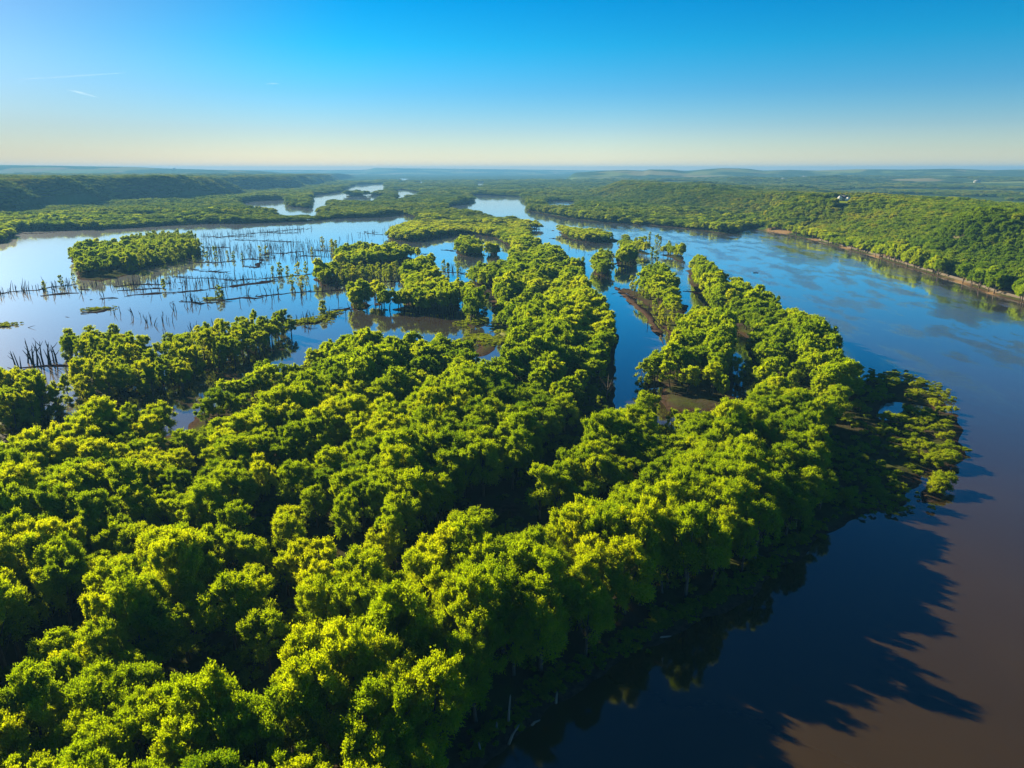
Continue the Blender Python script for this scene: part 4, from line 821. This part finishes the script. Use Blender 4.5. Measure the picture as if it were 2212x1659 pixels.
for q_ in DC:
    if id(q_) in keep: continue
    h_, a_, s_ = 9 * q_[3] * rr.uniform(.7, 1.1), rr.uniform(0, 6.28), rr.gauss(0, .9)
    extra.append(tube([(q_[1], q_[2], -.5), (q_[1] + s_ * .4, q_[2], h_ * .5), (q_[1] + s_, q_[2], h_)], [.36, .27, .10], 4))
    if rr.random() < .5: extra.append(tube([(q_[1] + s_ * .3, q_[2], h_ * .4), (q_[1] + s_ * .3 + math.cos(a_) * 1.6, q_[2], h_ * .75)], [.18, .05], 4))
by = {k_: [q_ for q_ in L_ if id(q_) in keep] for k_, L_ in by.items()}; v_, f_ = join(extra)
tag(add_mesh("dead_trunks", v_, f_, [M_DEAD]), "crowded thin dead trunks standing in the far flooded marsh", kind="stuff")
nd = 0
for desc, L_ in by.items():
    L_.sort(key=lambda q_: proj(q_[1], q_[2], 0)[0])
    for k_, q_ in enumerate(L_):
        o = bpy.data.objects.new("dead_tree", DEADM[rr.randrange(10)]); C.objects.link(o); o.location = (q_[1], q_[2], 0); s_ = q_[3]; o.scale = (s_ * 1.15, s_ * 1.15, s_ * rr.uniform(.7, 1.25)); o.rotation_euler = (rr.gauss(0, .09), rr.gauss(0, .09), rr.uniform(0, 6.28))
        tag(o, f"bare dead tree {desc}, {ORD[k_]} from left", "dead tree", "bare dead trees standing in the flooded marsh"); nd += 1
print("dead", nd, "houses", HP)

# pale leaning trunks at the foot of the near bank
for k_, (a_, b_, lab) in enumerate([((600, 1500), (600, 1440), "pale upright dead trunk at the dark river's edge"), ((655, 1545), (700, 1455), "pale leaning trunk closest to the dark river"), ((765, 1452), (805, 1428), "pale crooked driftwood trunk above the dark water"), ((888, 1345), (892, 1290), "short pale stump high on the shaded river bank"),
                                   ((525, 1600), (515, 1540), "pale thin trunk at the bottom of the shaded bank"), ((655, 1460), (665, 1310), "tall thin pale trunk on the shaded bank"), ((1375, 1030), (1450, 1018), "pale log lying along the shaded waterline")]):
    ox, oy, k = SC[7]; p = G(ox + a_[0] * k, oy + a_[1] * k, 0); lx = (b_[0] - a_[0]) * k / FPX * 150; lz = max(.15, -(b_[1] - a_[1]) * k / FPX * 165)
    o = bpy.data.objects.new("pale_trunk", bpy.data.meshes.new("pale_trunk")); v_, f_ = tube([(0, 0, -.4), (lx * .45, .2, lz * .5), (lx, .1, lz), (lx * 1.15, .2, lz * 1.1)], [.3, .24, .16, .05], 6)
    bpy.data.objects.remove(o); o = add_mesh("pale_trunk", v_, f_, [M_PALE], True); o.location = (p[0], p[1], 0); tag(o, lab, "dead trunk", "pale dead trunks on the shaded bank")

M_GREYB = simple("grey_bark", (.16, .13, .10), .9, .3, 1.5)
for k_, (r_, p_, sc_, lab) in enumerate([(5, (1385, 1290), 1.0, "leafless grey tree between bright crowns in the mid-forest"), (6, (560, 880), .9, "leafless branching tree before the clearing by the lagoon arm"), (5, (1830, 1110), .8, "leafless brownish tree at the head of the dark swale"),
                                         (8, (1250, 960), .9, "leafless grey tree in the dark hollow of the near forest"), (8, (600, 760), .8, "small leafless tree between the near-left forest rows")]):
    v_, f_ = trunk_geo(700 + k_, h=13 * sc_, r0=.26, spread=4.2, limbs=11, k=5); o = add_mesh("bare_tree", v_, f_, [M_GREYB]); x, y = R_(r_, p_)[0]; o.location = (x, y, .5); tag(o, lab, "bare tree")

# ------------------------------------------------------------------ gravel track along the east bank
EB = np.array(EASTBANK[4:] + [(430, 500), (415, 380)]); nrm_ = []
for i in range(len(EB)):
    t_ = EB[min(i + 1, len(EB) - 1)] - EB[max(0, i - 1)]; t_ = t_ / np.linalg.norm(t_); nrm_.append((-t_[1], t_[0]))
TR = EB + np.array(nrm_) * 9.0
ribbon("gravel_track", TR[:], 1.9, simple("gravel", (.12, .10, .075), .95, .3, .5, 0), z=3.0, edge=.2, step=5, rag=0, label="pale gravel railway bed along the foot of the bluff", across=8)

# ------------------------------------------------------------------ houses on the bluff
M_WHITE = simple("white_siding", (.80, .78, .72), .6, .05, 3); M_TAN = simple("tan_siding", (.45, .30, .17), .7, .1, 3); M_ROOF = simple("dark_roof", (.05, .055, .075), .7, .2, 2); M_GROOF = simple("grey_roof", (.30, .30, .31), .7, .15, 2)
M_GLASS = simple("window_glass", (.03, .04, .06), .1, .1, 1, .8)
def box(x0, x1, y0, y1, z0, z1):
    return [(x0, y0, z0), (x1, y0, z0), (x1, y1, z0), (x0, y1, z0), (x0, y0, z1), (x1, y0, z1), (x1, y1, z1), (x0, y1, z1)], [[0, 3, 2, 1], [4, 5, 6, 7], [0, 1, 5, 4], [1, 2, 6, 5], [2, 3, 7, 6], [3, 0, 4, 7]]
def gable(x0, x1, y0, y1, z, h, along_x=True, ov=.5, th=.25):
    if along_x:
        ym = (y0 + y1) / 2; p = [(x0 - ov, y0 - ov, z - .2), (x1 + ov, y0 - ov, z - .2), (x1 + ov, ym, z + h), (x0 - ov, ym, z + h), (x0 - ov, y1 + ov, z - .2), (x1 + ov, y1 + ov, z - .2)]
    else:
        xm = (x0 + x1) / 2; p = [(x1 + ov, y0 - ov, z - .2), (x1 + ov, y1 + ov, z - .2), (xm, y1 + ov, z + h), (xm, y0 - ov, z + h), (x0 - ov, y0 - ov, z - .2), (x0 - ov, y1 + ov, z - .2)]
    q = [(a, b, c + th) for a, b, c in p]; V = q + p
    return V, [[0, 1, 2, 3], [3, 2, 5, 4], [6, 9, 8, 7], [9, 10, 11, 8], [0, 6, 7, 1], [4, 5, 11, 10], [0, 3, 9, 6], [3, 4, 10, 9], [1, 7, 8, 2], [2, 8, 11, 5]]
def wallbody(x0, x1, y0, y1, z0, z1, h, along_x=True):
    v, f = box(x0, x1, y0, y1, z0, z1)
    if along_x: ym = (y0 + y1) / 2; v += [(x0, ym, z1 + h - .1), (x1, ym, z1 + h - .1)]; f = f[:1] + f[2:] + [[4, 7, 8], [5, 9, 6], [4, 8, 9, 5], [7, 6, 9, 8]]
    else: xm = (x0 + x1) / 2; v += [(xm, y0, z1 + h - .1), (xm, y1, z1 + h - .1)]; f = f[:1] + f[2:] + [[4, 5, 8], [7, 9, 6], [4, 8, 9, 7], [5, 6, 9, 8]]
    return v, f
def house(name, loc, rz, wings, wm, rm, label, chimney=True):
    t = empty(name, (loc[0], loc[1], loc[2] - .3), rz); tag(t, label, "house")
    for x0, x1, y0, y1, hz, rh, ax in wings:
        v, f = wallbody(x0, x1, y0, y1, -2, hz, rh, ax); add_mesh("wall", v, f, [wm], parent=t)
        v, f = gable(x0, x1, y0, y1, hz, rh, ax); rf = add_mesh("roof", v, f, [rm], parent=t)
        k = max(2, int((x1 - x0) / 3))
        for lv in range(max(1, int(hz / 3))):
            for i in range(k):
                cx = x0 + (i + .5) * (x1 - x0) / k; v, f = box(cx - .6, cx + .6, y0 - .06, y0 - .005, 1 + lv * 2.9, 2.4 + lv * 2.9); add_mesh("window", v, f, [M_GLASS], parent=t)
    if chimney:
        x0, x1, y0, y1, hz, rh, ax = wings[0]; v, f = box((x0 + x1) / 2 + 1, (x0 + x1) / 2 + 2, (y0 + y1) / 2 - .5, (y0 + y1) / 2 + .5, hz, hz + rh + 1.2); add_mesh("chimney", v, f, [M_GROOF], parent=t)
    return t
DEFH = {'big': ([(-11, -3, -5, 6, 7.5, 3.5, False), (-3, 6, -1, 7, 6.5, 4.5, True), (3, 13, -6, 4, 5.5, 3.2, False)], M_WHITE, M_ROOF, "large white house with dark roofs on the bluff-top lawn"),
        'gable': ([(-6, 6, -4, 4, 4.5, 3.2, False)], M_WHITE, M_ROOF, "small white gabled house furthest along the bluff top"),
        'low': ([(-7, 7, -4, 4, 3.4, 2.2, True)], M_WHITE, M_GROOF, "low white house among trees beyond the lawn"), 'low2': ([(-5, 5, -3, 3, 3.2, 2.0, True)], M_TAN, M_GROOF, "low tan outbuilding beside the low white house"),
        'tan': ([(-5, 5, -4, 4, 6, 3, False)], M_TAN, M_ROOF, "tan gabled house peeking from the bluff trees"), 'tan2': ([(-5, 5, -4, 4, 6, 3, False)], M_WHITE, M_GROOF, "cream house at the far end of the bluff"),
        'tower': ([(-2.5, 2.5, -2.5, 2.5, 6, 2, False)], M_WHITE, M_GROOF, "narrow pale house half hidden in the bluff woods at the photo's edge")}
for (u_, v_, kd, D_), p in zip(HOUSES, HP): house("house", p, -.45, *DEFH[kd])

# ------------------------------------------------------------------ far farm buildings
for k_, (u_, v_, lab) in enumerate([(1692, 389.5, "distant white farm building on the pale middle field"), (1738, 384.5, "distant white barn on the hazy far slope"), (2110, 394.5, "distant pale farm shed under the far ridge"), (375, 366, "distant pale farm building on the hazy upland")]):
    p = march(u_, v_); s_ = 2.0; t = empty("barn", p, .3, s_); tag(t, lab, "barn"); v, f = wallbody(-10, 10, -5, 5, -3, 5, 3, True); add_mesh("wall", v, f, [M_WHITE], parent=t); v, f = gable(-10, 10, -5, 5, 5, 3, True); add_mesh("roof", v, f, [M_GROOF], parent=t)

# ------------------------------------------------------------------ fishing boat with a standing person
bx_, by_ = G(1632, 589.5, 0); M_HULL = simple("dark_hull", (.035, .04, .05), .5, .2, 2); M_CLOTH = simple("dark_jacket", (.03, .05, .07), .9, .2, 6); M_SKIN = simple("skin", (.45, .27, .19), .6, .05, 5); M_TRS = simple("grey_trousers", (.10, .11, .12), .9, .2, 6)
boat = empty("boat", (bx_, by_, 0), RAD(-8)); tag(boat, "small dark open fishing boat drifting on the blue river", "boat")
st_ = [(-2.7, .0, .50, .62), (-2.3, .42, .0, .55), (-1.2, .66, -.12, .48), (.3, .74, -.15, .46), (1.6, .72, -.15, .47), (2.6, .62, -.1, .50)]; V = []; F_ = []
for (x, hw, kb, gh) in st_: V += [(x, -hw, gh), (x, -hw * .75, kb), (x, 0, kb - .05), (x, hw * .75, kb), (x, hw, gh), (x, max(hw - .07, 0), gh), (x, max(hw * .75 - .07, 0), kb + .08), (x, 0, kb + .05), (x, -max(hw * .75 - .07, 0), kb + .08), (x, -max(hw - .07, 0), gh)]
for i in range(len(st_) - 1):
    for j in range(10): F_.append([i * 10 + j, (i + 1) * 10 + j, (i + 1) * 10 + (j + 1) % 10, i * 10 + (j + 1) % 10])
F_.append([50 + j for j in range(10)]); F_.append([j for j in range(10)][::-1]); add_mesh("hull", V, F_, [M_HULL], parent=boat)
for x in (-1.4, .2, 1.7): v, f = box(x - .14, x + .14, -.62, .62, .30, .35); add_mesh("seat", v, f, [M_GROOF], parent=boat)
v1 = box(2.66, 2.95, -.16, .16, .35, .85); v2 = box(2.72, 2.86, -.05, .05, -.4, .35); v_, f_ = join([v1, v2]); add_mesh("outboard_motor", v_, f_, [M_ROOF], parent=boat)
def skinned(name, pts, edges, rad, mat, parent=None):
    me = bpy.data.meshes.new(name); me.from_pydata(pts, edges, []); me.materials.append(mat); o = bpy.data.objects.new(name, me); C.objects.link(o); o.parent = parent
    m = o.modifiers.new("skin", 'SKIN'); sv_ = me.skin_vertices.new() if not me.skin_vertices else me.skin_vertices[0]
    for i, r in enumerate(rad): me.skin_vertices[0].data[i].radius = (r, r)
    me.skin_vertices[0].data[0].use_root = True; o.modifiers.new("smooth", 'SUBSURF').levels = 1; return o
person = empty("person", (bx_ - .55, by_ + .05, .06), RAD(-20)); tag(person, "person in dark clothes standing upright in the small fishing boat", "person")
pts = [(0, 0, .92), (0, 0, 1.18), (0, .01, 1.42), (0, .0, 1.52), (0, -.01, 1.63), (0, -.01, 1.72), (.2, 0, 1.40), (.27, -.06, 1.12), (.2, -.28, 1.02), (.16, -.36, 1.02), (-.2, 0, 1.40), (-.28, -.03, 1.12), (-.22, -.25, 1.08), (-.18, -.33, 1.08),
       (.1, 0, .86), (.13, -.02, .48), (.14, .02, .08), (.15, -.14, .04), (-.1, 0, .86), (-.14, -.02, .48), (-.15, .02, .08), (-.16, -.14, .04)]
ed = [(0, 1), (1, 2), (2, 3), (3, 4), (4, 5), (2, 6), (6, 7), (7, 8), (8, 9), (2, 10), (10, 11), (11, 12), (12, 13), (0, 14), (14, 15), (15, 16), (16, 17), (0, 18), (18, 19), (19, 20), (20, 21)]
skinned("body", pts, ed, [.15, .15, .15, .06, .10, .085, .065, .05, .035, .03, .065, .05, .035, .03, .095, .065, .05, .04, .095, .065, .05, .04], M_SKIN, person)
skinned("jacket", pts[:4] + pts[6:9] + pts[10:13], [(0, 1), (1, 2), (2, 3), (2, 4), (4, 5), (5, 6), (2, 7), (7, 8), (8, 9)], [.17, .17, .17, .075, .085, .07, .05, .085, .07, .05], M_CLOTH, person)
skinned("trousers", [pts[0]] + pts[14:17] + pts[18:21], [(0, 1), (1, 2), (2, 3), (0, 4), (4, 5), (5, 6)], [.16, .115, .085, .065, .115, .085, .065], M_TRS, person)

# ------------------------------------------------------------------ channel marker far up the river
mx, my = G(1126, 429, 0); mk_ = empty("channel_marker", (mx, my, 0)); tag(mk_, "white channel marker on a post in the upper river", "marker")
v_, f_ = tube([(0, 0, -1), (0, 0, 6)], [.5, .45], 8); add_mesh("post", v_, f_, [M_DEAD], parent=mk_); v, f = box(-1.6, 1.6, -.2, .2, 4.5, 8.5); add_mesh("board", v, f, [M_WHITE], parent=mk_)

# ------------------------------------------------------------------ contrails and a wisp of cloud, high above
cm_, cn, co = newmat("thin_cloud"); cdif = cn.nodes.new("ShaderNodeBsdfDiffuse"); cdif.inputs[0].default_value = (.9, .9, .9, 1); ctl = cn.nodes.new("ShaderNodeBsdfTranslucent"); cad = cn.nodes.new("ShaderNodeAddShader"); cn.links.new(cdif.outputs[0], cad.inputs[0]); cn.links.new(ctl.outputs[0], cad.inputs[1]); ctl.inputs[0].default_value = (.9, .9, .9, 1); ctr = cn.nodes.new("ShaderNodeBsdfTransparent"); cms = cn.nodes.new("ShaderNodeMixShader")
cg = cn.nodes.new("ShaderNodeNewGeometry"); ct = noise(cn, .0006, 5, cg.outputs['Position'], .6); cr_ = ramp(cn, ct.outputs[0], [(.35, (.012, .012, .012)), (.7, (.045, .045, .045))])
cn.links.new(cr_.outputs[0], cms.inputs[0]); cn.links.new(ctr.outputs[0], cms.inputs[1]); cn.links.new(cad.outputs[0], cms.inputs[2]); cn.links.new(cms.outputs[0], co.inputs[0])
def sky_trail(name, pts, rad, alt, label):
    P = []
    for u_, v_ in pts:
        a, b = (u_ - 1106.0) / FPX, (829.5 - v_) / FPX; dz = -SP + b * CP; t = (alt - CAM_H) / dz; P.append((a * t, (CP + b * SP) * t, alt))
    v_, f_ = tube(P, rad, 10); o = add_mesh(name, v_, f_, [cm_], True); tag(o, label, kind="stuff")
sky_trail("contrail", [(40, 172), (110, 167.5), (180, 163), (270, 157)], [20, 75, 75, 20], 8000, "thin white contrail low in the pale sky")
sky_trail("contrail", [(575, 181.5), (588, 180.5), (602, 180.5)], [15, 70, 15], 8000, "short white contrail fragment in the blue sky")
sky_trail("cloud_wisp", [(145, 194), (165, 198), (185, 203), (214, 211)], [10, 110, 130, 10], 8000, "faint white wisp of cloud below the contrail")
